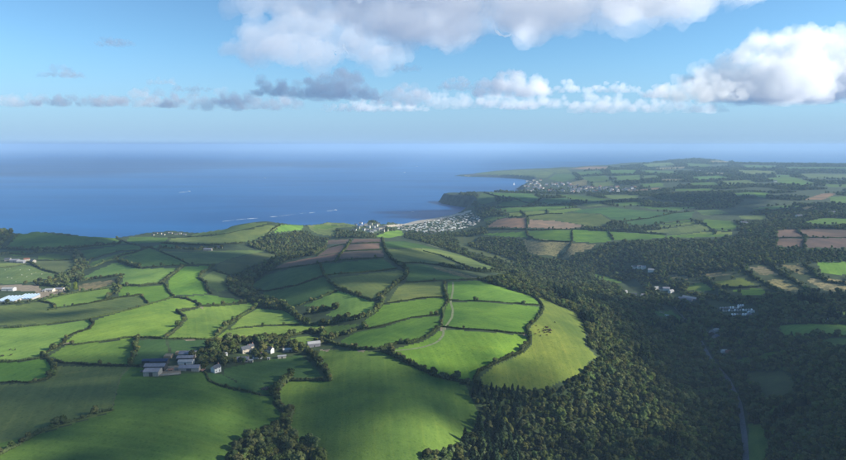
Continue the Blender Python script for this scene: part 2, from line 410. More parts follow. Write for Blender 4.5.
# ------------------------------------------------------------------ fields (traced outlines; b bright, g green, d deep, o olive, y yellow, t stubble, p ploughed, k pale plough, r rough)
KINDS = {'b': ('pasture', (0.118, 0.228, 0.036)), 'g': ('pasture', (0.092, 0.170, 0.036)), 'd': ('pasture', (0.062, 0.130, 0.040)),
         'o': ('pasture', (0.125, 0.170, 0.054)), 'y': ('pasture', (0.150, 0.205, 0.050)), 't': ('rough_grass', (0.300, 0.245, 0.130)),
         'p': ('ploughed', (0.170, 0.118, 0.092)), 'k': ('ploughed', (0.300, 0.195, 0.130)), 'r': ('rough_grass', (0.085, 0.110, 0.040)),
         'l': ('pasture', (0.180, 0.285, 0.062)), 'w': ('wood_floor', (1, 1, 1)), 'e': ('earth', (1, 1, 1)), 's': ('sand', (1, 1, 1)), 'c': ('cliff_rock', (1, 1, 1))}
FIELDS = '''
o 0,456 12,450 30,440 45,432 60,427 80,421 100,415 112,411 121,378 131,367 55,366 55,375 46,381 30,385 15,384 0,386
g 0,459 0,460 228,460 230,454 245,441 270,432 285,420 273,405 273,396 262,396 235,391 212,383 205,372 150,378 148,368 131,367 121,378 112,412 80,422 45,433
g 320,350 345,350 382,352 396,358 420,370 440,378 466,385 472,400 480,418 467,438 441,452 418,458 418,460 330,460 318,445 287,440 292,420 290,411 280,403 277,393 285,384 292,381 331,381 327,371 317,360
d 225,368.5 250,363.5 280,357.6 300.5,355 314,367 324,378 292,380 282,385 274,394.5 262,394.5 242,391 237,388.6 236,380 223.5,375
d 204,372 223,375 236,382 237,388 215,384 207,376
b 0,365 20,362 45,359 50,366 54,373 45,380 30,382 0,383
l 50,356 65,346 105,342 138,338 133,350 131,365 100,364 65,362
l 0,331 50,325 90,320 92,325 75,332 66,338 62,345 45,355 20,361 0,363
l 95,320 125,311 158,302 173,298 188,300 199,305 190,309 177,313 184,317 184,322 176,329 165,337.5 141,338 105,341 68,344 66,341 76,334 92,327
o 0,306 20,305 38,302 52,305 55,309 75,306 120,298 141,295.5 147,303 125,310.5 85,319 50,323.5 0,329
l 178,313 192,310 202,307.5 235,305 250,303 255,306 248,311 238,317 225,326.5 215,337 205,339 168,338 180,328 187,320 186,314
l 217,337 228,329.5 245,328 282,325.5 300,325.5 320,326 322,329 305,331 290,335 262,337 240,341 222,341
l 230,329 241,318 258,308 265,309.5 282,310 296,318 299,324.5 282,324.5 261,325.5 245,327
d 141,340 165,339.5 168,350 166,356 150,361 141,364 132,364 134,350 139,339
d 168,340 212,340 215,342 205,352 196,357 172,354
l 283,345 292,338 305,336 318,337 316,341 300,345
g 324,327 345,325 360,324 352,331 335,335 325,336
b 340,341 357,332 370,329.5 385,327 400,322 412,318.5 440,316 441,325 433,333 420,340 410,343 397,344 384,348 362,348 345,345
b 368,328 365,320 378,312 383,305 400,302.5 423,299 445,298 443,308 441,314 425,316 411,317 399,320.5 383,325.5
o 390,300 398,287 406,283 445,281.5 445,297 423,297.5 400,301 385,303
b 447,282 478,280.5 498,286 517,292 530,296 537,301 540,305 520,303.5 497,301.5 468,300 449,299
b 449,302 468,302 497,303 520,305 541,307 538,315 531,322 526,328 526,333.5 498,330.5 468,328.5 443,326 444,318 445,310
b 442,329 468,331 498,333 526,336 529,342 519,352 506,358 492,364 480,370 476,378 466,382 451,377 435,374 420,366 400,356 386,351 410,345 425,341 434,335
y 517,290 540,297 564,308.5 574,312 582,320 586,335 585,345 598,358 589,361 587,368 574,377 558,383 542,391 506,390 485,386 480,378 494,366 508,360 522,354 532,344 532,336 529,329 534,324 542,315 545,307 540,299 531,293
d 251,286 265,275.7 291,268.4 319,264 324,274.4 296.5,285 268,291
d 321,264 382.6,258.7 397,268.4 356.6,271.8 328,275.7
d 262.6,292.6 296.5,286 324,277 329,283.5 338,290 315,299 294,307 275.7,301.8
o 329,278.3 361.8,274.4 401,270 407.5,275.7 382.7,296.6 372,299 346,288.7 333,283.5
l 304,305.7 338,291 356.6,296.6 375,301.8 373.5,311 356.6,316 340,319 325,314.8 337,309 322,308
o 388,249.6 420,248 432,253 441,257 455,263 455,266 440,264 420,262.6 401,262.6 390,257.4
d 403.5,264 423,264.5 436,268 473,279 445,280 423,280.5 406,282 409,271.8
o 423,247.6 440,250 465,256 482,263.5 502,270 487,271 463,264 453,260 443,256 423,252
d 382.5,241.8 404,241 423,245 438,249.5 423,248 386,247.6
t 433,266.5 456,272 482,279 476,280.2 455,275 433,268.5
p 270.5,270 286,262.6 315,257 338,253.5 334,261 320,263 291,267
p 317,256 328,248 343.5,245 342,251 338,252.5
p 346,244.4 379,243 380,249 347,250.5
p 342,252 382.6,250 384,257 338,260
p 328,240.4 351,239 350,243 328,244.2
p 354,239 382.6,239 380,242 351,243
g 8,246 20,233 36,231.5 60,235 115,238 127,243 118,245 90,247 60,249 30,249
g 10,251 28,251.5 26,255 12,256
g 37,256 50,254.5 70,255 74,259 55,260 38,259
r 37,261 73,260.5 75,265 62,273 50,270 35,264
o 0,271 26,265 32,266 45,272 58,275 58,277 40,280 20,284 0,283
o 0,263 24,263 26,264 12,267 0,270
g 80,251 95,249 125,244.5 141,246 141,250 120,251 105,255 88,260
g 92,262 110,256 125,252 141,250.5 134,254 118,259 105,262 95,266 88,268
l 82,278 95,271 112,264 118,263 130,267 141,269 179,267.5 166,277 159,283 141,286 128,284 122,284 124,277 115,276 100,278 82,281
t 79,285 95,282 116,280 117,282 105,286 92,290 80,292
l 42.5,300.5 79,291 109,288.5 115,292 106,298.5 85,304 57,307.5 54.6,304
e 14,285 37,284.5 42,290 63,290 66,294 38,299 36,291 18,291 0,287
e 159,366 182,365.5 181,374.4 160,375.6
g 118,261.5 134,254 148.5,247.6 166,254.3 184.5,262 188,264.4 161,266 141,267.7 128,264
d 151,247.6 161,243.5 176,245 174.5,249 158,249
o 159.5,251 188,252 221,251 248,250 265,251 235,257 216,264 191,264 174.5,256
r 217,265 231.5,258.5 258,252.7 280,255 265,260 248,267 238,273 230,274.4 218,270
b 184.5,266.6 214.7,265.4 204.6,272 199,278.6 205.5,283.6 206,290 208,293.7 174.5,295.4 168,287 169.5,278.6
o 213,271 228,276 224,282 230,288.7 218,292 207,285 200.5,278.6
b 118,296 122,286 141,287 165,284.5 168,292 173,296 158,301 148,303 141,295
b 175,297 208,295 240,300 250,302 218,304.5 203,305 196,301
g 128,237 141,236.8 168,237.6 164.5,241.8 141,243.5 128,242
o 171,238.4 213,236 248,230 268,225 280,226 268,234 261.6,238.4 241.5,242.6 225,243.5 191,244.3 168,242.6
o 208,231.5 225,226 250,222.5 268,223 250,228.4 228,233.4 191,236.5 193,234
b 273,232.6 281,225 304.4,224 301.8,230
o 305,223 320,224 343,226 354,226.7 335,228 336,236.5 318,234 312,231
g 312,229 316,225 330,225 342,226 326,229
o 315.5,222.5 325,220 345,221 357,226.7 330.6,224.5
b 374,236.7 389,231 401,230.4 405,235 389,238
r 456.5,237 475,236 474,241 461.5,243.5
b 476.6,234 498,233 525,231.7 527.7,237.6 502,236.4
b 527.7,231 572,230 572.4,241.4 564,241.2 543.6,240.4 530,236.7
b 572.5,230 608,231.4 612.6,240 603,243 573,241.5
b 610,231.7 664.5,235 664.5,238 614,240.4
b 666,235.4 705,234 733,235 715,237 668,238
t 523.5,240 537,239 569,242.6 566,251.8 553.7,256 540,255 528.5,252.7
t 571.5,243 595,244.3 594,247.6 573,254 567,260 562,258.5
k 486.6,226.7 496,220.5 504,218 526,218 526.5,228
k 529,219.6 556.6,221 588,226 567,228.7 528.5,227.6
y 483.5,219.6 490,217 507,216.5 486,221.7
y 509.6,213 521,211.8 524,215.7 508,217.5
y 524.5,211.8 546,210.5 545,213.8 526.5,215.7
y 548.7,210.5 577.5,208 582,209 562,213.4 548.7,213.6
o 482,192.5 494,196 496.6,201 481,204 476,200
d 484,192.5 530.5,193.5 541,198.7 530.5,202.6 515,198.7 496,196
g 502,202.6 520,199 530.5,204 512,206.5 494,207
d 538,204 546,198.7 567,198 572,202.6 556.6,205
g 494,208.5 512,207.5 567,205.5 575,207 548,210 521,211.2 510,212.5
o 528,217 545,214.2 577,213 600,214 612,221 600,226.5 588,225.5 556,220.5 529,219
d 580,209.5 612,207 625,209 673,213 649,218 626,220.5 612,219 601,213.5 572,212.6
d 655,214.4 694,211.8 691,218 647,225 630,225 622,222 650,218.5
g 639,206.5 660,207.5 701.7,206.5 678,210.5 650,209
o 696.5,210.5 717,209 728,213 704,215.7
g 647,226.5 688.6,219.8 695,221 654,225.8
y 654,226 699,221.4 694,224 665,227.2
o 657,230 704,223.5 712,230 678,234 640,231
g 704,219.6 730,221 741,226 730,231 713,229.5 702,222.5
y 672,235.7 700,232.3 731,231.5 733,234.6 705,234
p 777,230 797,229 798,232.6 806,236.7 778,237.6
p 800,229 822,229 846,231.7 846,237.2 809,237.2 800,232.5
p 778,238.4 806,238.2 803,242 803,247.6 776,245.5
p 809,238.2 846,238 846,247.6 805.5,247.6 805,242
r 455,243 463,244 480,250 500,256 520,262 512,263 490,257 470,251
g 594,273.6 608,277 622.6,282 621,283.3 608,281 596,276.6
t 666,275 682,275.5 691,278 684.6,280 671,278
y 687,286.5 698,283 706,284 713,290 703,292 688,290
y 715,281.5 742.6,278 756,285 736,286.5 721,285.7
b 731,290 762.5,288.5 767.5,294 746,295.6
t 704.6,274 732.7,272.4 734,275 706,276.6
t 748.5,267.7 763.6,266 778.7,274.4 762,275
t 781,265 802,264.4 809,272 800.5,275
t 765,280 795.5,278.6 807,288.7 795.5,292 783.7,289.5
t 805.5,279.5 822,278.6 846,283.6 846,288 825.6,291 814,284.5
b 817,262 846,262 846,279.5 822,273.6
g 778.7,326 805.5,324 832,324.3 846,327.7 846,332.7 835.6,337 825.6,334.4 809,335 802,340 785.4,337.7
g 815.5,341 839,337 846,337.7 846,353 832,348.6 822,344
y 812,312.6 846,310 846,316 834,316
g 753.6,357 772,351 780.4,353.6 777,358 760,361
g 725,363.7 745,357.5 753,358 755,362 738,366
r 745,372 785,372 795,385 790,400 765,400
g 748.6,423.5 761.7,425 768,439 764,460 751,460 748,440
g 652,311 672,311 684,320 676,322 660,316
r 702,300 720,301 738,306 716,306
g 751,208.4 788,205 803.5,206.5 772,209
o 738,215.7 767,215 764,219 742,219
g 803.5,222 824,218 846,219.6 846,224 815,224
t 800,208 812,206 818,208 806,209.5
k 803.5,200 822,193.5 837,193 824,199.5
g 829,197 846,193 846,203 832,203
b 754,192 769.5,193 764,198 756,196
g 730,193.5 753,191.7 755,194.5 738,195.5
g 668,189 712,188.5 715,190.5 678,191
g 767,178 793,177 819,184.4 782.6,184
b 780,181.5 800,182 819,184 800,185
g 639,170 673,171 678,174 650,173.5
t 660,179 683,179.2 682,180.6 662,180.6
t 704,172.6 725,172.6 724,174 706,174
o 735.6,170 775,171 777,174 745,174
g 775,175 790,175 788,177 776,177
g 824,184 846,186 846,188 828,187
o 640,176 656,175 660,177.5 645,178.5
g 690,177 720,175.5 730,178 700,180
o 720,181 750,180 756,183 728,184.5
g 690,183 715,182 718,185 694,185.5
o 800,174 846,176 846,179 810,178
g 785,167 846,167 846,169 790,169.5
t 710,160.5 730,161 728,162.6 712,162.6
g 686,163 712,164.5 706,167 688,166
o 640,164 670,162.5 676,165 650,167
g 742,165 778,166 772,168.5 746,168
t 655,168 685,166.6 684,168.2 660,169.6
o 470.5,175 483.5,172 512,170.4 541,169.7 554,172.6 546,178 528,176.5 504,174.6 486,176
t 462,175.6 476,174.6 484,176 470,176.6
o 543,169.5 567,169 572,172.6 556.6,173
g 548,179 556,174 572,173.6 577.5,178 562,181.8
t 567,183 588,179 586.6,186.5 572,186
k 569.6,169 582.7,167 608.8,166.4 606,169.2
g 576,172 600,170.5 605,174 580,175.5
g 610,170 636,170 634,174 612,174
g 580,177 606,175.5 610,180 590,182
o 592,183 612,181 614,185 596,187
g 614,176 640,175 640,180 618,180
k 625,190.6 660,187.6 662,189 632,191.6
g 640,184 662,183 664,186.4 645,187
y 580,204 600,203 606,205 588,206.6
g 560,194.5 590,196 610,200 590,202 570,199
o 600,195 640,195 636,198 612,199
g 612,203 640,202 640,205 620,206
s 383,225.5 400,224 420,220 445,215.5 462,212.4 470,209.7 472,212 450,217.5 420,223 400,226.3 386,227
e 440,327.5 446,328 445,331 441,331
e 523,333 529.5,333.4 530,336 524,336
e 199,306 204,306.4 202,309
e 184,338.4 196,338.6 195,340.6 185,340.4
e 60,343 70,342.6 68,346
e 356,349.6 366,350 364,352 357,351.6
e 318,350 330,349.6 328,352
c 437,203 441,198.6 456,194 463,196 466,204 470,209 458,207
c 450,177 456,174.6 472,175.8 500,177.2 524,180 522,177.4 500,175.4 470,173.6
'''
def parse(line):
    k, *pts = line.split()
    P = []
    for p in pts:
        a, b = map(float, p.split(','))
        if a <= 0: a = -70.0
        if a >= 846: a = 920.0
        if b >= 460: b = 540.0
        P.append((a, b))
    return k, P
FL = [parse(l) for l in FIELDS.strip().splitlines()]

CX = 0.25 * (GX[:-1, :-1] + GX[1:, :-1] + GX[:-1, 1:] + GX[1:, 1:])
CYY = 0.25 * (GY[:-1, :-1] + GY[1:, :-1] + GY[:-1, 1:] + GY[1:, 1:])
CZ = 0.25 * (GZ[:-1, :-1] + GZ[1:, :-1] + GZ[:-1, 1:] + GZ[1:, 1:])
PU, PV = project(CX, CYY, CZ)
FID = np.zeros(PU.shape, np.int32)                     # 0 = woodland floor and rough ground
for i, (k, P) in enumerate(FL):
    xs = [p[0] for p in P]; ys = [p[1] for p in P]
    m = (PU >= min(xs)) & (PU <= max(xs)) & (PV >= min(ys)) & (PV <= max(ys))
    idx = np.nonzero(m)
    ins = in_poly(PU[idx], PV[idx], P)
    FID[idx[0][ins], idx[1][ins]] = i + 1
CSD = np.where(LAND[:-1, :-1], SD[:-1, :-1], -1)
steep = (CSD > 0) & (CSD < SW[:-1, :-1] * 0.9) & (SW[:-1, :-1] < 85) & (GR[:-1, :-1] < 5000)
beach_like = np.array([False] + [k in 'sc' for k, _ in FL])[FID]
CLIFF = len(FL) + 1
FID[steep & ~beach_like] = CLIFF
NRW, NCL = GX.shape
VIDX = np.arange(NRW * NCL).reshape(NRW, NCL)
QUADS = np.stack([VIDX[:-1, :-1], VIDX[:-1, 1:], VIDX[1:, 1:], VIDX[1:, :-1]], -1)
ALLV = np.stack([GX, GY, GZ], -1).reshape(-1, 3)
KEEP = CZ > -7.0
deep = (~LAND[:-1, :-1]) & (SD[:-1, :-1] > 120)
KEEP &= ~deep
def ground_piece(name, fid, mat, colr=None):
    q = QUADS[(FID == fid) & KEEP]
    if len(q) == 0: return None
    u, inv = np.unique(q, return_inverse=True)
    o = structure(mesh_obj(name, ALLV[u], inv.reshape(q.shape), mat, smooth=True))
    if colr: o.color = (*colr, 1)
    return o
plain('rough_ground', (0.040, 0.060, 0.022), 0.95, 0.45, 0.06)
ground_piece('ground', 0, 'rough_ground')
ground_piece('sea_cliff', CLIFF, 'cliff_rock')
for i, (k, P) in enumerate(FL):
    mat, c = KINDS[k]
    j = rng.normal(0, 1, 3)
    f = 1 + 0.10 * j[0]
    c = (c[0] * f * (1 + 0.05 * j[1]), c[1] * f, c[2] * f * (1 + 0.08 * j[2]))
    ground_piece({'w': 'wood_floor', 'e': 'yard', 's': 'beach', 'c': 'rocky_shore'}.get(k, 'field'), i + 1, mat, c)

# ------------------------------------------------------------------ sea
m, nt, N, L = nodes('sea_water')
streak = noise(nt, 0.0011, 6, 0.6, position(nt, (0.45, 1.6, 1), 0.25), 0.5)
swell = noise(nt, 0.02, 4, 0.6, position(nt, (0.6, 1.4, 1), 0.3))
col = mix(nt, ramp(nt, streak, 0.36, 0.66), (0.004, 0.066, 0.215), (0.010, 0.115, 0.320))
b = bsdf(nt, col, 0.42, 0.22, swell, 0.25, 2.0)
b.inputs['IOR'].default_value = 1.33
RS = 90000.0
k_ = 96
sv = [(0, 0, 0)] + [(RS * math.cos(2 * math.pi * i / k_), RS * math.sin(2 * math.pi * i / k_), 0) for i in range(k_)]
structure(mesh_obj('sea', sv, [(0, i + 1, (i + 1) % k_ + 1) for i in range(k_)], 'sea_water'))

# ------------------------------------------------------------------ haze: the air between the camera and the far coast
m, nt, N, L = nodes('haze_air')
pv = N.new('ShaderNodeVolumePrincipled'); o_ = N.new('ShaderNodeOutputMaterial')
pv.inputs['Color'].default_value = (0.48, 0.70, 0.95, 1)
pv.inputs['Density'].default_value = 7.6e-5
pv.inputs['Anisotropy'].default_value = 0.0
L.new(pv.outputs[0], o_.inputs['Volume'])
E_ = 95000.0
hv = [(sx_ * E_, sy_ * E_, z_) for z_ in (-12, 345) for sx_, sy_ in ((-1, -1), (1, -1), (1, 1), (-1, 1))]
hz = mesh_obj('haze', hv, [(3, 2, 1, 0), (4, 5, 6, 7), (0, 1, 5, 4), (1, 2, 6, 5), (2, 3, 7, 6), (3, 0, 4, 7)], 'haze_air')
hz['kind'] = 'stuff'

# ------------------------------------------------------------------ clouds: bodies of scattering vapour standing in the sky
def cloud_mat(name, dens):
    m, nt, N, L = nodes(name)
    v = N.new('ShaderNodeVolumePrincipled'); o = N.new('ShaderNodeOutputMaterial')
    v.inputs['Color'].default_value = (0.995, 0.995, 0.995, 1)
    v.inputs['Density'].default_value = dens
    v.inputs['Anisotropy'].default_value = 0.2
    L.new(v.outputs[0], o.inputs['Volume'])
    return m
cloud_mat('cloud_vapour', 0.0015)
cloud_mat('core_vapour', 0.0024)
cloud_mat('thin_vapour', 0.0026)
cloud_mat('thin_core_vapour', 0.0030)
cloud_mat('deck_vapour', 0.0115)
cloud_mat('deck_core_vapour', 0.0135)
CORE = {'cloud_vapour': 'core_vapour', 'thin_vapour': 'thin_core_vapour', 'deck_vapour': 'deck_core_vapour', 'bank_vapour': 'bank_core_vapour'}
cloud_mat('bank_vapour', 0.0008)
cloud_mat('bank_core_vapour', 0.0013)
def ico(sub=2):
    bm = bmesh.new(); bmesh.ops.create_icosphere(bm, subdivisions=sub, radius=1)
    v = np.array([x.co[:] for x in bm.verts]); f = np.array([[x.index for x in p.verts] for p in bm.faces])
    bm.free(); return v, f
IC3 = ico(3)
def cloud(label, puffs, voxel, mat, amp=1.0, freq=1.0, base=None, seed=0):
    o = vapour('cloud', puffs, voxel, mat, amp, freq, base, seed)
    c = vapour('cloud_core', [(x, y, z + 0.1 * r, r * 0.72, f) for x, y, z, r, f in puffs], voxel * 0.9, CORE[mat], amp * 0.8, freq * 1.4, base, seed + 9)
    c.parent = o
    return tag(o, label, 'cloud', 'clouds in the sky')
def vapour(name, puffs, voxel, mat, amp, freq, base, seed):
    """puffs: (x, y, z, radius, flattening)"""
    V, F, n0 = [], [], 0
    for (x, y, z, r, fl) in puffs:
        V.append(IC3[0] * np.array([r, r, r * fl]) + np.array([x, y, z])); F.append(IC3[1] + n0); n0 += len(IC3[0])
    me = bpy.data.meshes.new('cloud_raw')
    V = np.concatenate(V); F = np.concatenate(F)
    tmp = mesh_obj('cloud_raw', V, F)
    md = tmp.modifiers.new('r', 'REMESH'); md.mode = 'VOXEL'; md.voxel_size = voxel
    dg = bpy.context.evaluated_depsgraph_get()
    ev = tmp.evaluated_get(dg); me2 = bpy.data.meshes.new_from_object(ev)
    old = tmp.data; bpy.data.objects.remove(tmp); bpy.data.meshes.remove(old)
    v = np.empty(len(me2.vertices) * 3); me2.vertices.foreach_get('co', v); v = v.reshape(-1, 3)
    nn = np.empty(len(me2.vertices) * 3); me2.vertices.foreach_get('normal', nn); nn = nn.reshape(-1, 3)
    s = voxel * 7 / freq
    d = fbm(v[:, 0] / s, v[:, 1] / s, v[:, 2] / s, o=4, s=50 + seed)
    d = (np.abs(d) - 0.25) * voxel * 4.2 * amp
    s2 = voxel * 2.6
    d = d + (np.abs(fbm(v[:, 0] / s2, v[:, 1] / s2, v[:, 2] / s2, o=2, s=90 + seed)) - 0.3) * voxel * 1.3 * amp
    v = v + nn * d[:, None]
    if base is not None:
        low = v[:, 2] < base
        v[low, 2] = base + (v[low, 2] - base) * 0.4
    ed = np.empty(len(me2.edges) * 2, np.int32); me2.edges.foreach_get('vertices', ed); ed = ed.reshape(-1, 2)
    lab = np.arange(len(v))                     # keep the one largest joined body
    while True:
        m_ = np.minimum(lab[ed[:, 0]], lab[ed[:, 1]]); old_ = lab.copy()
        np.minimum.at(lab, ed[:, 0], m_); np.minimum.at(lab, ed[:, 1], m_)
        lab = lab[lab]
        if (lab == old_).all(): break
    cnt = np.bincount(lab, minlength=len(v)); keep = lab == cnt.argmax()
    me2.vertices.foreach_set('co', v.ravel()); me2.update()
    if not keep.all():
        bm = bmesh.new(); bm.from_mesh(me2); bm.verts.ensure_lookup_table()
        bmesh.ops.delete(bm, geom=[bm.verts[int(i)] for i in np.nonzero(~keep)[0]], context='VERTS')
        bm.to_mesh(me2); bm.free()
    me2.update(); me2.name = name
    me2.materials.clear(); me2.materials.append(MATS[mat])
    o = bpy.data.objects.new(name, me2); COL.objects.link(o)
    return o

def dir_point(u, v, dist):
    dx, dy, dz = ray(u, v)
    k = dist / math.hypot(dx, dy)
    return float(dx * k), float(dy * k), CAMZ + float(dz * k)

def cumulus(label, u0, u1, vtop, vbase, dist, n, depth, profile=None, mat='cloud_vapour', seed=1, r0=0.3, vox=None, amp=1.0):
    rs = random.Random(seed)
    m = dist / FPX                              # metres per picture pixel out there
    W, Hh = (u1 - u0) * m, (vbase - vtop) * m
    x0, y0, zb = dir_point((u0 + u1) / 2, vbase, dist)
    P = []
    for i in range(n):
        t = rs.random()
        h = profile(t) if profile else math.sin(math.pi * t) ** 0.6
        k = rs.random() ** 0.8
        zc = zb + k * h * Hh * 0.85
        r = Hh * r0 * (0.5 + 0.8 * rs.random()) * (1 - 0.35 * k) * (0.4 + 0.6 * h)
        P.append((x0 + (t - 0.5) * W, y0 + rs.uniform(-0.5, 0.5) * depth * (1 - 0.4 * k), zc, max(r, 18), 0.75))
    m2 = max(6, int(W / (Hh * 0.16)))
    for i in range(m2 + 1):                     # the joined base of the cloud
        t = 0.04 + 0.92 * i / m2; h = profile(t) if profile else math.sin(math.pi * t) ** 0.6
        P.append((x0 + (t - 0.5) * W, y0 + rs.uniform(-.2, .2) * Hh, zb + Hh * (0.16 + 0.12 * math.sin(i * 1.3 + seed) + rs.uniform(-.06, .12)), Hh * (0.08 + 0.14 * h) * rs.uniform(0.8, 1.4), 0.9))
    return cloud(label, P, vox or max(14, Hh * 0.035), mat, amp, 1.0, zb, seed)

def interp(pts):
    xs = [p[0] for p in pts]; ys = [p[1] for p in pts]
    return lambda t: float(np.interp(t, xs, ys))

cumulus('white lobe of cumulus at the left foot of the large right cloud', 664, 738, 66, 100, 8000, 50, 450,
        interp([(0, .3), (.2, .7), (.4, 1), (.6, .8), (.8, .6), (1, .3)]), seed=2, r0=0.26, vox=18)
cumulus('large white cumulus cloud at the right above the far coast', 700, 812, 34, 99, 9600, 90, 700,
        interp([(0, .3), (.15, .5), (.3, .7), (.5, .9), (.65, 1), (.85, .9), (1, .5)]), seed=3, r0=0.24, vox=26)
cumulus('white cumulus cloud behind the large one at the right edge', 768, 925, 36, 100, 11800, 100, 900,
        interp([(0, .3), (.15, .8), (.3, 1), (.5, .85), (.7, .75), (.9, .6), (1, .3)]), seed=4, r0=0.24, vox=34)
cumulus('grey low cloud bank at the far left over the horizon', -60, 138, 90, 106, 11500, 110, 1100,
        interp([(0, .5), (.2, .6), (.4, .55), (.6, .6), (.8, .7), (.95, .9), (1, .4)]), 'thin_vapour', 5, 0.4)
cumulus('small grey cloud just right of the left bank over the sea', 148, 182, 88, 107, 11500, 18, 500, interp([(0, .3), (.5, 1), (1, .5)]), 'thin_vapour', 6, 0.3)
cumulus('thin flat grey cloud above the second gap of the low cloud band', 174, 214, 84, 91, 11000, 14, 400, None, 'thin_vapour', 7, 0.4)
cumulus('low grey cloud with pale base left of centre over the horizon', 182, 300, 86, 109, 11200, 90, 1200, interp([(0, .3), (.25, .95), (.5, .7), (.8, .8), (1, .3)]), 'cloud_vapour', 8, 0.3)
cumulus('grey two-headed cloud above the low band left of centre', 252, 298, 75, 95, 9800, 34, 700, None, 'thin_vapour', 9, 0.34)
cumulus('wide grey cloud with a pale pink middle left of centre', 298, 374, 70, 98, 9500, 70, 1000, interp([(0, .5), (.3, .9), (.6, 1), (1, .5)]), 'thin_vapour', 10, 0.3)
cumulus('grey cloud beside the white puffs near the middle', 374, 430, 80, 105, 10500, 50, 900, interp([(0, .3), (.5, .9), (.8, 1), (1, .4)]), 'cloud_vapour', 11, 0.3)
cumulus('low pale cloud strip under the grey cloud left of centre', 320, 432, 99, 111, 11800, 60, 800, None, 'thin_vapour', 12, 0.4)
cumulus('grey tower cloud above white puffs at the middle', 478, 548, 62, 96, 10200, 45, 800, interp([(0, .3), (.4, .8), (.6, 1), (.8, .7), (1, .3)]), 'thin_vapour', 13, 0.27)
cumulus('white puffy cloud at the middle under the grey tower cloud', 428, 576, 86, 108, 11000, 90, 1000, interp([(0, .7), (.12, .9), (.3, .5), (.45, .8), (.6, .7), (.75, 1), (.9, .6), (1, .3)]), 'cloud_vapour', 14, 0.3)
cumulus('low white cloud row between the middle puffs and the large cumulus', 572, 712, 89, 112, 11000, 80, 1000, interp([(0, .4), (.15, 1), (.3, .8), (.5, .5), (.7, .6), (.85, .6), (1, .5)]), 'cloud_vapour', 15, 0.28)
cumulus('small dark wisp of cloud high at the left', 46, 80, 67, 77, 9000, 12, 300, None, 'thin_vapour', 17, 0.4)
cumulus('small ragged grey wisp between the low row and the top bank', 590, 640, 80, 92, 9800, 16, 300, None, 'thin_vapour', 18, 0.3)

for q_, (ua, ub, va, vb, dd, lb) in enumerate([(438, 478, 76, 90, 10000, 'small grey puff left of the grey tower cloud at the middle'), (392, 424, 62, 71, 9000, 'thin torn wisp of cloud under the top bank at the middle'),
        (546, 584, 80, 92, 10400, 'pale ragged puff right of the grey tower cloud'), (640, 676, 84, 97, 10200, 'small white puff left of the large right cumulus'), (212, 250, 94, 104, 10800, 'small lavender cloud low at the left of the middle band'),
        (96, 132, 38, 46, 8500, 'faint high wisp of cloud at the upper left'), (150, 176, 78, 84, 10500, 'tiny flat wisp over the left low bank'), (500, 540, 98, 109, 11400, 'low white puff under the middle puffs')]):
    cumulus(lb, ua, ub, va, vb, dd, 26, 500, None, 'thin_vapour', 30 + q_, 0.33)

# the cloud bank overhead, its far edge showing along the top of the picture
BANK_UP = 2.4          # a higher layer, standing farther out
def bank(label, cells, seed, mat, vox=64):
    rs = random.Random(seed); P = []
    for (u, v, z, r, k) in cells:
        z = CAMZ + (z - CAMZ) * BANK_UP; r = r * BANK_UP
        dx, dy, dz = ray(u, v); t = (z - CAMZ) / dz
        for i in range(k):
            P.append((dx * t + rs.gauss(0, r * 1.1), dy * t + rs.gauss(0, r * 1.3), z + abs(rs.gauss(0, r * 0.45)), r * rs.uniform(0.5, 1.0), 0.6))
    return cloud(label, P, vox, mat, 1.0, 1.0, None, seed)
bank('broad grey and white cloud bank along the top of the picture',
     [(236, 58, 1030, 110, 5), (258, 55, 1030, 170, 6), (290, 54, 1050, 220, 8), (335, 56, 1050, 220, 8), (365, 62, 1040, 130, 5), (320, 22, 1150, 200, 6), (300, 5, 1200, 170, 5), (385, 20, 1100, 260, 8), (400, 40, 1060, 220, 7), (450, 18, 1120, 260, 9), (500, 12, 1120, 260, 9),
      (560, 8, 1120, 240, 9), (610, 6, 1120, 230, 8), (660, 10, 1080, 200, 8), (705, 4, 1080, 150, 6), (480, -20, 1120, 300, 8), (580, -20, 1120, 300, 8), (400, -15, 1120, 300, 8), (520, 30, 1080, 170, 5), (470, 42, 1060, 180, 5)], 21, 'bank_vapour')

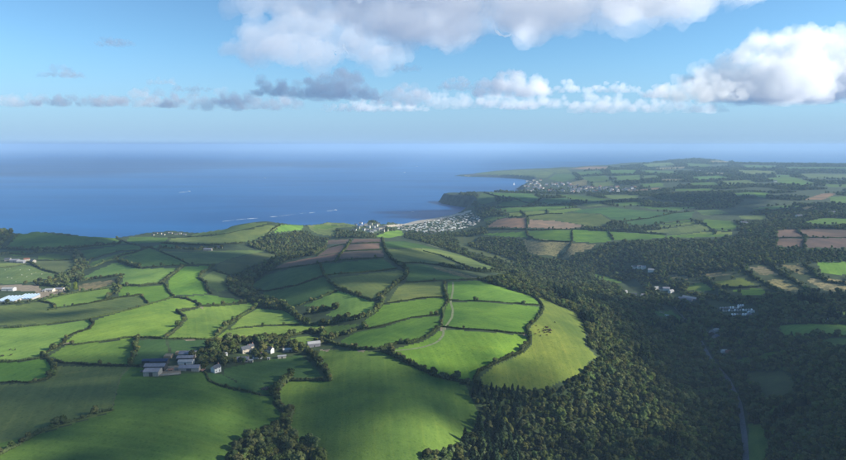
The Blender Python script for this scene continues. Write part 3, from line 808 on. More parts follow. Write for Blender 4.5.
# clouds out over the land to the right, whose shadows lie across the fields
def shade_cloud(label, spots, seed, alt=1050, mat='deck_vapour'):
    """spots: (column, row, radius in metres) on the ground under the shadow"""
    rs = random.Random(seed); P = []
    for (u, v, r) in spots:
        x, y, z = ground(u, v)
        k = (alt - z[0]) / SUNV.z
        X, Y = x[0] + SUNV.x * k, y[0] + SUNV.y * k
        for i in range(6):
            a = rs.uniform(0, 6.28); q = r * math.sqrt(rs.random()) * 0.72
            P.append((X + q * math.cos(a) * 1.25, Y + q * math.sin(a), alt + rs.uniform(-0.1, 0.3) * r, max(20, r * rs.uniform(0.42, 0.7)), 0.7))
    return cloud(label, P, 22, mat, 0.9, 1.0, None, seed)
SHADE = [
 ('cloud over the land to the right shading the central deep green fields', [(240,262,90),(270,250,110),(300,250,120),(330,262,100),(370,262,110),(290,285,60),(340,280,55),(400,268,80),(430,262,80),(440,272,55),(385,280,40),(470,268,60),(415,254,60),(455,258,50),(485,268,46)]),
 ('cloud over the land to the right shading the left coast', [(10,245,120),(50,250,110),(90,240,110),(130,245,90),(40,268,60),(10,275,50),(100,255,60),(160,245,70),(205,246,60)]),
 ('cloud over the land to the right shading the farm', [(145,356,34),(180,355,32),(210,358,30),(240,372,36),(285,370,36),(300,362,24),(110,372,22),(150,385,30),(190,390,34),(235,400,34),(265,415,26),(130,415,34),(170,420,30),(20,440,34),(70,430,30),(120,445,36),(160,450,30),(20,405,24),(10,378,16),(90,455,30),(225,445,20)]),
 ('cloud over the land to the right shading the pasture below the hill', [(335,398,26),(365,395,30),(400,398,32),(440,405,30),(465,412,24),(425,368,20),(450,374,18),(475,380,18),(505,386,18),(530,389,16),(400,380,22),(370,385,20),(310,410,20),(280,440,26),(310,450,26),(480,425,30),(510,410,30)]),
 ('cloud over the land to the right shading the wooded valley', [(660,330,70),(690,350,80),(700,320,90),(750,335,80),(800,345,60),(846,365,70),(720,390,60),(780,390,60),(820,410,60),(710,430,46),(760,440,50),(840,450,60),(690,420,34),(680,312,50),(740,322,50),(640,315,50),(610,305,40)]),
 ('cloud over the land to the right shading the near headland', [(500,199,150),(525,202,160),(560,202,180),(600,212,120),(640,216,110),(670,214,110),(590,222,60)]),
 ('cloud over the land to the right shading the far right woods', [(770,224,60),(760,210,120),(700,198,150),(720,205,140)]),
 ('cloud over the land to the right shading the far plateau', [(700,180,260),(760,188,200),(640,192,180),(820,170,300)]),
 ('cloud over the land to the right shading the sloping field beyond the glasshouses', [(20,316,38),(60,316,34),(100,309,26),(10,322,30)]),
]
for i, (l, s) in enumerate(SHADE):
    shade_cloud(l, s, 60 + i)

# ------------------------------------------------------------------ foliage
def leaf_mat(name, col, var, trans=0.25):
    m, nt, N, L = nodes(name)
    oi = N.new('ShaderNodeObjectInfo')
    rnd = oi.outputs['Random']
    hsv = N.new('ShaderNodeHueSaturation')
    hsv.inputs['Color'].default_value = (*col, 1)
    L.new(ramp(nt, rnd, 0, 1, 0.5 - 0.035 * var, 0.5 + 0.02 * var), hsv.inputs['Hue'])
    r2 = math_(nt, 'FRACT', math_(nt, 'MULTIPLY', rnd, 17.3))
    L.new(ramp(nt, r2, 0, 1, 0.5, 1.65), hsv.inputs['Value'])
    r3 = math_(nt, 'FRACT', math_(nt, 'MULTIPLY', rnd, 41.7))
    L.new(ramp(nt, r3, 0, 1, 0.8, 1.1), hsv.inputs['Saturation'])
    nz = noise(nt, 0.5, 4, 0.7, position(nt))
    c = mix(nt, ramp(nt, nz, 0.35, 0.7), mix(nt, 1.0, hsv.outputs[0], (0.6, 0.65, 0.6), 'MULTIPLY'), mix(nt, 1.0, hsv.outputs[0], (1.35, 1.25, 1.1), 'MULTIPLY'))
    d = N.new('ShaderNodeBsdfDiffuse'); t = N.new('ShaderNodeBsdfTranslucent'); ms = N.new('ShaderNodeMixShader'); o = N.new('ShaderNodeOutputMaterial')
    L.new(c, d.inputs[0]); L.new(mix(nt, 1.0, c, (1.3, 1.5, 0.7), 'MULTIPLY'), t.inputs[0]); ms.inputs[0].default_value = trans
    L.new(d.outputs[0], ms.inputs[1]); L.new(t.outputs[0], ms.inputs[2]); L.new(ms.outputs[0], o.inputs[0])
    return m
leaf_mat('broad_leaves', (0.088, 0.112, 0.040), 1.5)
leaf_mat('hedge_leaves', (0.066, 0.088, 0.034), 0.6)
leaf_mat('conifer_leaves', (0.026, 0.046, 0.024), 0.5, 0.1)
leaf_mat('yellow_leaves', (0.17, 0.22, 0.03), 0.2)
plain('bark', (0.10, 0.08, 0.06), 0.95, 0.3, 2.0)
IC1, IC2 = ico(1), ico(2)

def lumps(cells, ic, seed, rough=0.28):
    """displaced leafy masses: cells (x, y, z, rx, ry, rz)"""
    V, F, n0 = [], [], 0
    for q, (x, y, z, a, b, c) in enumerate(cells):
        v = ic[0]
        d = 1 + rough * fbm(v[:, 0] * 2.3 + q * 7.1, v[:, 1] * 2.3 + seed, v[:, 2] * 2.3, o=2, s=seed)
        V.append(v * d[:, None] * np.array([a, b, c]) + np.array([x, y, z])); F.append(ic[1] + n0); n0 += len(v)
    return np.concatenate(V), np.concatenate(F)

def sprays(cells, per, size, rs):
    """loose leaf sprays standing off the masses"""
    V, F = [], []
    for (x, y, z, a, b, c) in cells:
        for i in range(per):
            d = Vector((rs.gauss(0, 1), rs.gauss(0, 1), rs.gauss(0.25, 1))).normalized()
            p = Vector((x + d.x * a * 1.04, y + d.y * b * 1.04, z + d.z * c * 1.04))
            nrm = (d + Vector((rs.gauss(0, .45), rs.gauss(0, .45), rs.gauss(0, .45)))).normalized()
            t = nrm.orthogonal().normalized(); bt = nrm.cross(t)
            an = rs.uniform(0, 6.28); s = size * rs.uniform(0.6, 1.3)
            e1 = (t * math.cos(an) + bt * math.sin(an)) * s; e2 = (bt * math.cos(an) - t * math.sin(an)) * s * 0.7
            k = len(V)
            V += [p - e1 - e2 * .5, p + e2 - e1 * .2, p + e1 + nrm * s * .3, p - e2 + e1 * .3]
            F += [(k, k + 1, k + 2), (k, k + 2, k + 3)]
    return np.array([v[:] for v in V]), np.array(F)

def crown_cells(h, r, rs, n, trunk=0.22):
    cells = [(0, 0, h * 0.58, r * 0.72, r * 0.72, h * 0.3)]
    for i in range(n):
        a = rs.uniform(0, 6.28); k = rs.uniform(-0.9, 1.0)
        q = math.sqrt(max(0.05, 1 - k * k)) * r * rs.uniform(0.5, 0.78)
        s = r * rs.uniform(0.26, 0.46)
        cells.append((q * math.cos(a), q * math.sin(a), h * (0.58 + 0.34 * k) - s * 0.25 * (k > 0.5), s, s, s * rs.uniform(0.75, 1.0)))
    return cells

def trunk_mesh(h, r, rs, limbs=4):
    V, F = [], []
    def tube(p0, p1, r0, r1):
        p0, p1 = Vector(p0), Vector(p1); ax = (p1 - p0).normalized(); t = ax.orthogonal().normalized(); b = ax.cross(t); k = len(V)
        for p, rr_ in ((p0, r0), (p1, r1)):
            for i in range(5):
                a = i * 2 * math.pi / 5
                V.append(p + (t * math.cos(a) + b * math.sin(a)) * rr_)
        for i in range(5):
            j = (i + 1) % 5
            F.append((k + i, k + j, k + 5 + j, k + 5 + i))
    tube((0, 0, -1.0), (0, 0, h * 0.4), 0.05 * h * 0.6, 0.03 * h * 0.6)
    tube((0, 0, h * 0.4), (rs.uniform(-.3, .3), rs.uniform(-.3, .3), h * 0.75), 0.03 * h * 0.6, 0.01 * h)
    for i in range(limbs):
        a = i * 6.28 / limbs + rs.random()
        tube((0, 0, h * rs.uniform(.25, .45)), (math.cos(a) * r * .6, math.sin(a) * r * .6, h * rs.uniform(.5, .7)), 0.014 * h, 0.006 * h)
    return np.array([v[:] for v in V]), F

PROTO = []            # (crown mesh, trunk mesh)
def bare_mesh(name, v, f, mat, smooth=False):
    o = mesh_obj(name, v, f if isinstance(f, np.ndarray) else f, mat, smooth=smooth)
    me = o.data; bpy.data.objects.remove(o); return me
def proto_tree(seed, h, r, n, mat='broad_leaves', conifer=False):
    rs = random.Random(seed)
    if conifer:
        cells = []
        for i in range(7):
            k = i / 6; q = r * (1 - k * 0.86)
            for j in range(3 if i < 6 else 1):
                a = j * 2.1 + i
                cells.append((math.cos(a) * q * .4, math.sin(a) * q * .4, h * (.18 + .76 * k), q * .75, q * .75, h * .09))
    else:
        cells = crown_cells(h, r, rs, n)
    v1, f1 = lumps(cells, IC2 if not conifer else IC1, seed)
    v2, f2 = sprays(cells, 12 if not conifer else 9, 0.095 * h, rs)
    cm = bare_mesh('crown', np.concatenate([v1, v2]), np.concatenate([f1, f2 + len(v1)]), mat)
    tv, tf = trunk_mesh(h, r, rs)
    tm = bare_mesh('trunk', tv, tf, 'bark')
    return cm, tm
for i in range(7):
    PROTO.append(proto_tree(100 + i, 9.0 + 1.2 * (i % 3), 3.4 + 0.45 * (i % 4), 13 + i))
CONIF = [proto_tree(140 + i, 13.0, 2.9, 0, 'conifer_leaves', True) for i in range(2)]
YELLOW = proto_tree(150, 15.0, 3.0, 16, 'yellow_leaves')

def tree_at(x, y, s, label, group, pm=None, name='tree', sz=1.0, rz=None):
    cm, tm = pm or random.choice(PROTO)
    z = float(z_at(x, y))
    e = empty(name, (x, y, z), random.uniform(0, 6.28) if rz is None else rz)
    e.scale = (s, s, s * sz)
    for nm, me in (('crown', cm), ('trunk', tm)):
        c = bpy.data.objects.new(nm, me); COL.objects.link(c); c.parent = e
    return tag(e, label, 'tree', group)

# ---- hedges: label | width height | trees per 100 m | traced line
HEDGES = '''
thin dark hedge below the long dim field on the left | 3 2.6 | 2 | 0,329.5 20,327.5 50,324 85,319.5 105,315.5 125,311 141,306.8 158,301.5 173,297.5
short crooked hedge joining the dim left field to the field corner below | 3 3 | 6 | 90,320 93,325 90,329 75,333 68,337 65,342 60,346 48,352 42,356
straight hedge along the top of the bright field left of the farm | 2.6 2.4 | 1 | 65,345 80,344 105,341 125,338.5 138,337.5
hedge at the left edge above the small bright corner field | 3 3 | 3 | 0,364 20,361.5 40,358.5 46,358
hedge running in to the farm barns from the left | 3 3 | 1 | 55,361 65,363.5 80,364 105,365 131,366 146,367
tall tree-lined hedge left of the farm pasture | 5 4 | 30 | 138,337 136,346 133,358 131,366
bushy hedge down the right of the small corner field | 5 4 | 22 | 42,355 48,359 54,366 54,374 46,380 30,383
thin hedge under the small corner field at the left edge | 2.6 2.4 | 1 | 30,383 15,382.5 0,384
broken line of shrubs crossing the large dark field at the left | 4 3.4 | 16 | 2,454 15,447 30,438 45,430 60,425 80,419 100,413 112,411
hedge along the top of the pastures behind the farm | 2.6 2.4 | 1 | 138,337.5 165,339 185,339.3 209,339.4 216,337
hedge with an S bend right of the broad left pasture | 4.5 4 | 8 | 166,337.7 178,327.7 185.4,320 183,315 177,312.3 191,309.3 200.5,306.7 196,302.6 186,299 173,297.5
short hedge spur below the field with the tree clump at the left | 3 3 | 3 | 141,296 145,300 148,303.4
short hedge down the left side of the rolling field at centre left | 4 4 | 8 | 159.5,283.6 165,284.5 168,290 173,296.7
tree-dotted hedge along the top of the bright field at centre left | 4 4 | 18 | 200.5,306.7 218,306 235,304 248,302.5
diagonal row of round hedge trees at centre left | 5 4 | 34 | 258,306 250,311 240,317.6 226.5,327 216,336
thin hedge between the two bright strips left of the cottages | 2.6 2.4 | 3 | 230,330 245,327.7 261.6,326 282,325 299,325
tree row behind the cottages below the bright strip | 5 4 | 40 | 221,341 240,341 262,338 282,338.6 292,336 305.5,332.7 315.5,334 322,330
hedge under the deep green field beside the valley wood | 3 3 | 2 | 250,290.5 268,291 297,285.5 324,276
thick hedge winding down between the deep green and grey green fields | 5 4 | 12 | 319.5,264 324,275 329,282 340,288.5 355,295 372,301
straight hedge above the grey green field at the centre | 3 3 | 2 | 324,275.5 346,273.5 380,271 397,268.5
hedge under the ploughed brown fields at the centre | 3.4 3 | 2 | 270,270.5 291,267.5 320,263.5 338,260.5 384,257.5
thick hedge down the right of the brown and deep green fields | 5.5 5 | 18 | 382,240 386,252 392,260 400,266 408,271 406,277 396,285 385,294 377,300
hedge between the two upper fields right of the brown ploughland | 3 3 | 3 | 401,263 420,263 440,265.5 455,268.5
hedge from the thick hedge across to the hilltop lane | 2.6 2.6 | 1 | 406,282.5 423,281.3 443,280.2 478,279.5
bushy hedge left of the bright field at the centre | 4 4 | 14 | 294,308 305,303 315,300 338,290.5
hedge splitting the brown ploughed fields | 4 4 | 10 | 335,262 341,254 345,250 349,244 351,240
hedge between the lower brown ploughed fields | 2.6 2.4 | 1 | 345,251.3 365,250.2 382,249.5
hedge between the upper brown ploughed fields | 2.6 2.4 | 1 | 317,256 328,248 343,244.4 351,243.5 380,242.5
broad overgrown hedge with round trees left of the bright central field | 8 5 | 40 | 262,306 282,309 292,312 300,321 310,325 320,325
island of trees in the corner of the bright central field | 6 4 | 60 | 305.5,314.3 315.5,312 322,310 337,308.4
thick hedge of round trees below the bright central field | 7 5 | 36 | 319,325 332,324 340,321 352,320 366,317 376,312 381,304 384,298
thin hedge below the olive field at the centre | 2.2 2 | 1 | 382.5,304 399,301.7 423,298 445,297
hedge between the two sunlit pastures left of the hilltop lane | 2.4 2.2 | 3 | 367.5,329 382.5,326 399,321 411,317.6 423,316.3 440,315
overgrown row of trees rising from the cottages to the centre | 7 5 | 42 | 322,331 324,338.6 331,340 339,336 349,333.5 357,330 367,328
thick dark hedge above the large pasture at the bottom centre | 5 4.4 | 16 | 324,342 337,345 352,348 362,349.5 376,349.5 384,348.6
hedge of small trees curving up beside the lane on the hill | 4 4 | 14 | 384,348.6 397.6,344.4 409,343.6 423,339.4 433,333.5 440.6,326
hedge down from the lane to the top of the dark wood | 6 5 | 30 | 382.5,351 396,357 406,362 420,368.7 435.7,376.5 451,379 467,384
tall hedge along the right of the cottage field | 6 5 | 30 | 306.5,349 310.5,353.6 318,362 325,371.7 331,379.5
straight trimmed hedge along the foot of the cottage field | 4.5 3.6 | 6 | 331,380 312,380.6 291,380.6
winding belt of trees from the cottage field to the bottom wood | 9 5 | 46 | 291,379 282,384 275,393 278,405 288,411 290,420 280,428 273,433
upright hedge along the hilltop lane | 3.4 3 | 6 | 444.8,281 444.8,290 445.6,297.5 448,301.7 443,310 443,318.5 440.6,326
hedge along the top of the middle hill pasture | 2.6 2.2 | 2 | 448,300 468,301 497,302 520,304 540,305.4
hedge between the two large bright hill pastures | 2.6 2.2 | 3 | 441.4,327 468,329.4 498,331.5 527,334.4
long curved hedge between the bright pastures and the cattle field | 4.4 3.6 | 6 | 478,279.5 498,285 517,290.5 530,294 538,300 543,307 540,315 532,323.5 527,328.5 530,336 530,343.6 520,353 507,358.7 493,364.5 480,372 474,380
hedge along the lane above the caravan valley | 3 3 | 6 | 423,251 441,255.5 458,263 470,268
dark tree belt between the hilltop and the wooded valley | 9 6 | 46 | 440,265.5 455,268.5 465,270 480,272 495,272 507,274
garden hedge curling round the white house | 2.4 2.2 | 3 | 205,372 211,382 220,386 233.5,389.5 247,392 260,394.5
hedge in front of the glasshouses | 4 3.6 | 10 | 0,305 20,303.5 38,301 53,304 54,309 48,310
long hedge under the small bright field by the glasshouses | 3.4 3 | 4 | 54,308.5 75,305.5 100,301.5 120,297.5 141,295
hedge of trees behind the small bright field by the glasshouses | 4 4 | 16 | 42,300 60,296 80,292.5 100,289.5 117,286
hedge between the track and the field at the left | 4 4 | 20 | 106,299 112,294 118,289 118,283 122,277
thick hedge above the bare earth strip at the left | 5 5 | 34 | 79,282 95,279 115,276.5 124,275
hedge with trees under the rolling left field | 4 4 | 12 | 116,294 122,286 141,286 159.5,283.6
tree-lined hedge down from the coast belt at the left | 5 5 | 30 | 83,270 95,267 105,262 115,259.5
thin hedge across the sloping fields near the left coast | 2.6 2.6 | 2 | 88,260 105,255 120,251 141,250.3
hedge with a clump at the fork of the sloping fields | 4 4 | 14 | 115,259.5 120,256 134,253 148,247.6
thick short hedge right of the fork of the sloping fields | 6 5 | 40 | 116,261 122,262 130,265 141,268
straight hedge under the pale grey green fields at centre left | 3 3 | 6 | 141,268 161,266.4 188,264.8 214.7,265
tree-lined hedge dividing the rolling fields at centre left | 5 5 | 28 | 184,266 178,271 169,277 166,280 160,284
hedge curving down the right of the rolling field at centre left | 5 5 | 24 | 215,265 205,272 199.5,278.6 205.5,283.6 207,290 212,294
hedge below the tan sloping field at centre left | 4 4 | 14 | 213,270.5 222,273 230,275.5
curved hedge between the pale fields near the left coast | 3 3 | 4 | 148.5,247.6 158,250 166,254.3 178,259 188,264.4
tree belt along the coast fields at centre left | 6 5 | 40 | 158,248.5 170,248.5 182,249 195,250 208,249.5 222,249
hedge along the foot of the coast fields at centre left | 5 5 | 24 | 161,243.3 191,245 210,245.5 225,244.5 245,243
hedge across the pale coast fields | 2.4 2.2 | 1 | 168,237.8 191,237 213,235 228,233.5 250,228.4 268,224.5
hedge climbing the right end of the pale coast fields | 3 3 | 8 | 268,234 273,229 280,225
line of trees along the foot of the left coast field | 6 6 | 44 | 0,247 30,250 55,249 75,248 95,246 121,244
second line of trees below the left coast field | 6 6 | 44 | 0,258 10,254 25,255 45,252 62,252 80,252.5
hedge climbing from the left coast tree line to the cliff top | 3 3 | 3 | 8,246 14,238 22,233
hedge below the hamlet at the left edge | 3 3 | 3 | 0,270.5 12,267 26,264.5
hedge running down right from the hamlet at the left edge | 3.4 3.4 | 6 | 28,262 35,266 45,271 58,274
hedge under the small field beside the left hamlet | 3 3 | 4 | 37,260.4 55,260.6 74,260
hedge on the cliff top field at the left | 3 3 | 4 | 113,238 120,240 128,243.5 141,246.5
hedge between the two green fields above the valley wood | 4 4 | 8 | 526,231.3 528,236 535,239.5 545,241.2 564,241.8 573,241.8
short hedge between the second and third green fields above the valley wood | 4 4 | 8 | 572.3,230 572.3,241.5 569,248 563,257
short hedge at the right of the third green field above the valley wood | 4 4 | 8 | 608.5,231 611,236 613.5,240
hedge along the top of the green fields above the valley wood | 5 5 | 20 | 486,228.5 510,229 540,230 573,229.3 610,231 640,232.5 666,234.8
hedge between the two pale ploughed fields | 5 5 | 6 | 527,218 527.3,228
crooked hedge crossing the large brown ploughed fields at the right | 4 4 | 10 | 797,229 799,232.6 807,236.7 804,242 804,247.6
straight hedge across the large brown ploughed fields at the right | 3.4 3 | 4 | 778,238 807,237.6 846,237.5
hedge under the bright slivers beyond the ploughed fields | 5 5 | 12 | 508,217.6 526,216 546,214 562,213.7
short hedge at the right of the first bright sliver | 5 5 | 12 | 521,211.4 525.5,216
short hedge at the right of the second bright sliver | 5 5 | 12 | 546.5,210 547.5,214
hedge curving over the near headland | 6 5 | 10 | 483,192.3 495,196 515,198.6 526,203 535,204.5
hedge across the back of the near headland | 6 5 | 12 | 541,198.7 534,203 545,206 570,203.5
hedge under the headland fields above the ploughland | 6 5 | 14 | 482,205 496,207.5 520,206.8 548,205 572,204
hedge beside the dark fields on the far slope | 6 5 | 10 | 626,221 650,218.3 673,213.3 694,211.5
hedge dropping through the far dark fields to the valley wood | 5 5 | 12 | 690,219 700,222 707,226 713,230 716,234
hedge along the dark sloping field at the right edge | 5 4 | 30 | 802,340 809,336 818,334.5 828,335.5 838,337
hedge beneath the lit strip at the right edge | 5 4 | 20 | 812,317 834,317 846,317
tall hedge between the rough fields of the right slope | 6 4.4 | 26 | 740,268 752,276 762,282 775,290 785,296
second tall hedge between the rough fields of the right slope | 6 4.4 | 26 | 768,264 782,274 796,283 810,293
third tall hedge between the rough fields of the right slope | 6 4.4 | 26 | 803,264 814,274 826,282 846,290
hedge dividing the yellow green paddocks of the right slope | 6 4.4 | 26 | 704,277 712,284 720,291 730,297
level hedge under the upper yellow green paddock of the right slope | 5 4 | 26 | 716,287.6 736,288 758,287
'''
TREES = []            # candidate single trees: x, y, scale, phrase
rs = random.Random(5)
def resample(P, step):
    seg = np.hypot(np.diff(P[:, 0]), np.diff(P[:, 1])); cum = np.concatenate([[0], np.cumsum(seg)])
    m = max(2, int(cum[-1] / step))
    t = np.linspace(0, cum[-1], m)
    return np.interp(t, cum, P[:, 0]), np.interp(t, cum, P[:, 1]), cum[-1]
HN = 0
for line in HEDGES.strip().splitlines():
    label, wh, dens, pts = [s.strip() for s in line.split('|')]
    w, h = [0.67 * float(q) for q in wh.split()]
    pts = [tuple(map(float, p.split(','))) for p in pts.split()]
    pts = [(-40.0 if a <= 0 else 890.0 if a >= 846 else a, b) for a, b in pts]
    P = poly_ground(pts, 2.0)
    # drop stray samples that jump across a hidden fold
    P = P[np.concatenate([[True], np.hypot(np.diff(P[:, 0]), np.diff(P[:, 1])) < 120])]
    dist = np.median(np.hypot(P[:, 0], P[:, 1]))
    near = dist < 950
    step = (0.75 if near else 1.0 if dist < 1700 else 1.8) * max(1.0, w / 3.2)
    x, y, length = resample(P, step)
    x = x + np.array([rs.gauss(0, 0.22) for _ in x]) + 1.2 * vnoise(x / 14, y / 14, s=2)
    y = y + np.array([rs.gauss(0, 0.22) for _ in x]) + 1.2 * vnoise(x / 14, y / 14, s=4)
    z = z_at(x, y)
    V, F, n0 = [], [], 0
    cells = []
    hv_ = vnoise(x / 9.0, y / 9.0, s=77); vv_ = vnoise(x / 40.0, y / 40.0, s=79)
    for i in range(len(x)):
        if hv_[i] < -0.86: continue                     # gaps and gateways
        k = 1 + 0.5 * hv_[i] + rs.uniform(-.2, .2) + 0.3 * vv_[i]
        hh = h * max(0.45, k); ww = w * 0.5 * rs.uniform(0.75, 1.15)
        for q in range(2 if w > 3.4 else 1):
            ox, oy = (rs.gauss(0, w * 0.2), rs.gauss(0, w * 0.2)) if w > 3.4 else (0, 0)
            s_ = 0.7 if w > 3.4 else 1.0
            cells.append((x[i] + ox, y[i] + oy, z[i] + hh * 0.42, ww * s_, ww * s_, hh * 0.6))
    if not cells: continue
    c0 = np.array([x.mean(), y.mean(), z.mean()])
    cells = [(a - c0[0], b - c0[1], c - c0[2], d, e, f) for a, b, c, d, e, f in cells]
    v1, f1 = lumps(cells, IC1, 300 + HN, 0.42)
    if dist < 1500:
        v2, f2 = sprays(cells, 5 if near else 2, 0.55 if near else 0.8, rs)
        v1, f1 = np.concatenate([v1, v2]), np.concatenate([f1, f2 + len(v1)])
    hmesh = mesh_obj('hedge', v1, f1, 'hedge_leaves')
    hmesh.location = c0
    tag(hmesh, label, 'hedge', 'hedges between the fields')
    HN += 1
    nt_ = int(length * float(dens) / 100.0 * (1 if dist < 1700 else 0.6) + rs.random())
    for i in range(nt_):
        j = rs.randrange(len(x))
        TREES.append((x[j] + rs.gauss(0, w * .2), y[j] + rs.gauss(0, w * .2), rs.choice([rs.uniform(0.3, 0.55), rs.uniform(0.3, 0.55), rs.uniform(0.5, 0.85)]) * (1.1 if w > 3.4 else 0.85), label))

# ---- woods
WOODS = '''
valley | 480,281 498,287 517,293 541,300 564,310 575,314 583,322 588,337 588,346 601,357 592,363 589,370 575,380 559,386 543,393 524,393 506,393 485,389 476,383 468,387 474,402 483,411 481,420 468,441 441,454 420,459 420,540 920,540 920,226 740,233 733,238 668,240 640,241 603,244.5 596,250 575,255 566,262 553,259 540,257 527,254 522,241 505,238 478,238 476,244 461,246 455,238 440,234 425,237 410,234 404,238 425,243 448,250.5 465,256 502,271 510,276
centre | 248,243 262.6,237.8 278,232.6 304,231 317,238 329,239 325,249.6 315,255 286,261 270.5,270.5 255,281 249.6,290 262.6,296.5 286,305.7 292,311 288,312 265,308 244,299 228.7,291 226,281 234,274 247,269 268,260 278,255 265,252 249.6,247
stream | 20,283 30,284 45,279 58,278 62,273 75,266 73,258 80,252 88,255 92,260 85,268 82,275 80,290 68,293 60,288 45,286 30,286
bottom | 228,540 231,454 247,442 271,433 276,424 284,420 292,424 288,436 300,440 316,442 331,451 336,540
headland | -70,227 0,227.5 8,230 13,233 8,240 0,247 -70,247
grove | 473,208 490,207 505,212 500,217 484,219 476,216
cliffwood | 444,202 458,194.5 475,192.5 481,200 478,206 468,206
cottages | 190,356 205,350 215,345 225,342 262,339 290,338 283,345 300,345 316,341 324,342 316,348 305,349 300,354 280,356.5 250,362 225,367 205,370 196,364
village | 352,232 362,224 374,221 384,228 396,230 374,237 384,238.5 345,238 330,238.5 336,230
village2 | 404,237 407,231 425,229 455,233 470,230 484,228 488,234 476,236 455,237 440,238 425,241
far | 476,188 520,192 545,189 600,186 640,182 700,178 760,170 846,168 920,168 920,232 740,231 700,233 640,232 600,230 560,229.5 530,229.5 486,228 488,215 512,206 496,204
farther | 560,176 600,168 640,164 690,158 740,162 846,164 920,164 920,170 760,172 700,180 640,184 600,186
'''
CLEAR = '''
716,305 757,305 760,318 726,318 716,313
648,284 662,284 676,292 700,301 700,308 680,302 656,292
626,264 648,264 656,272 652,276 640,271 626,270
614,282 634,280 648,292 640,300 624,294
706,328 720,328 722,342 708,342
718,348 732,348 732,356 718,356
657,304 675,308 690,324 676,324
205,366 222,362 222,378 208,378
236,344 258,343 262,352 240,354
222,356 252,352 256,360 232,364
264,352 290,348 296,355 268,358
296,342 320,342 318,350 298,352
352,223 366,222 386,225 386,231 376,235 358,234
394,222 470,214 480,222 470,232 430,236 400,230
766,338 772,338 772,344 764,344
818,318 828,318 828,322 818,322
736,398 743,398 748,420 751,460 752,540 741,540 741,460 739,430
697,338 703,338 716,361 731,379 742,398 736,398 725,380 709,361
68,282 83,282 83,294 70,295
684,281 715,272 745,266 812,262 846,276 846,290 812,291 770,296 735,298 700,295
527,180 546,181 569,183.5 583,186.5 617,186.5 640,187 640,191.5 590,194 556,193 527,192.5 520,190 523,185
'''
# footprints of the valley road, kept free of trees
WP = []
for line in WOODS.strip().splitlines():
    nme, pts = line.split('|')
    WP.append((nme.strip(), [tuple(map(float, p.split(','))) for p in pts.split()]))
CL = [[tuple(map(float, p.split(','))) for p in l.split()] for l in CLEAR.strip().splitlines()]
def fid_at(x, y):
    a = (np.arctan2(x, y) - AZ[0]) / (AZ[1] - AZ[0]); b = np.interp(np.hypot(x, y), RR, np.arange(len(RR)))
    ia = np.clip(a.astype(int), 0, FID.shape[1] - 1); ib = np.clip(b.astype(int), 0, FID.shape[0] - 1)
    return FID[ib, ia]
def scatter(r0, r1, sp):
    nx = int(2 * r1 * 0.86 / sp); ny = int(r1 / sp)
    gx, gy = np.meshgrid(np.arange(-nx // 2, nx // 2) * sp, np.arange(0, ny) * sp)
    x = gx.ravel() + rng.uniform(-.46, .46, gx.size) * sp; y = gy.ravel() + rng.uniform(-.46, .46, gx.size) * sp
    r = np.hypot(x, y); az = np.abs(np.arctan2(x, y))
    m = (r > r0) & (r < r1) & (az < R(44))
    x, y = x[m], y[m]
    z = z_at(x, y); u, v = project(x, y, z)
    ok = (fid_at(x, y) == 0) & (z > 1.5)
    # keep crowns from hiding the open fields behind them
    blocked = np.zeros(x.shape, bool)
    tops = [project(x, y, z + q) for q in (3.5, 7.5)]
    for k, P in FL:
        if k in 'sc': continue
        for ut, vt in tops: blocked |= in_poly(ut, vt, P)
    ok &= ~(blocked & (np.hypot(x, y) > 900) & (rng.random(len(x)) < 0.9))
    which = np.full(x.shape, -1)
    for i, (nm, P) in enumerate(WP):
        ins = in_poly(u, v, P) & ok
        which[ins & (which < 0)] = i
    for P in CL:
        which[in_poly(u, v, P) & (rng.random(len(x)) < (0.86 if P is CL[13] or P is CL[-1] or P is CL[-2] else 1.0))] = -1
    far_ids = [i for i, (nm, _) in enumerate(WP) if nm.startswith('far') or nm.startswith('village')]
    thin = np.isin(which, far_ids)
    keep = (which >= 0) & (~thin | (vnoise(x / 160, y / 160, s=8) > -0.25) )
    return x[keep], y[keep], z[keep], which[keep]
bands = [scatter(300, 1150, 4.9), scatter(1150, 2000, 5.8), scatter(2000, 3400, 9.5), scatter(3400, 8600, 17.0)]
sizes = [(0.42, 0.80), (0.38, 0.75), (0.5, 0.95), (0.75, 1.4)]
WX = np.concatenate([b[0] for b in bands]); WY = np.concatenate([b[1] for b in bands]); WZ = np.concatenate([b[2] for b in bands]); WW = np.concatenate([b[3] for b in bands])
WS = np.concatenate([rng.uniform(*s, len(b[0])) for b, s in zip(bands, sizes)])
WB = np.concatenate([np.full(len(b[0]), i) for i, b in enumerate(bands)])
WS = WS * np.where(rng.random(len(WS)) < 0.12, 1.45, 1.0)      # the old, broad trees
clump = vnoise(WX / 45, WY / 45, s=88)
WS *= 1 + 0.22 * clump
WU, WV = project(WX, WY, WZ)
con = ((clump > 0.75) & (WB == 0) & (WU > 480)) | ((WU > 462) & (WU < 520) & (WV > 388) & (rng.random(len(WX)) < 0.5))
WS[con] *= 1.25

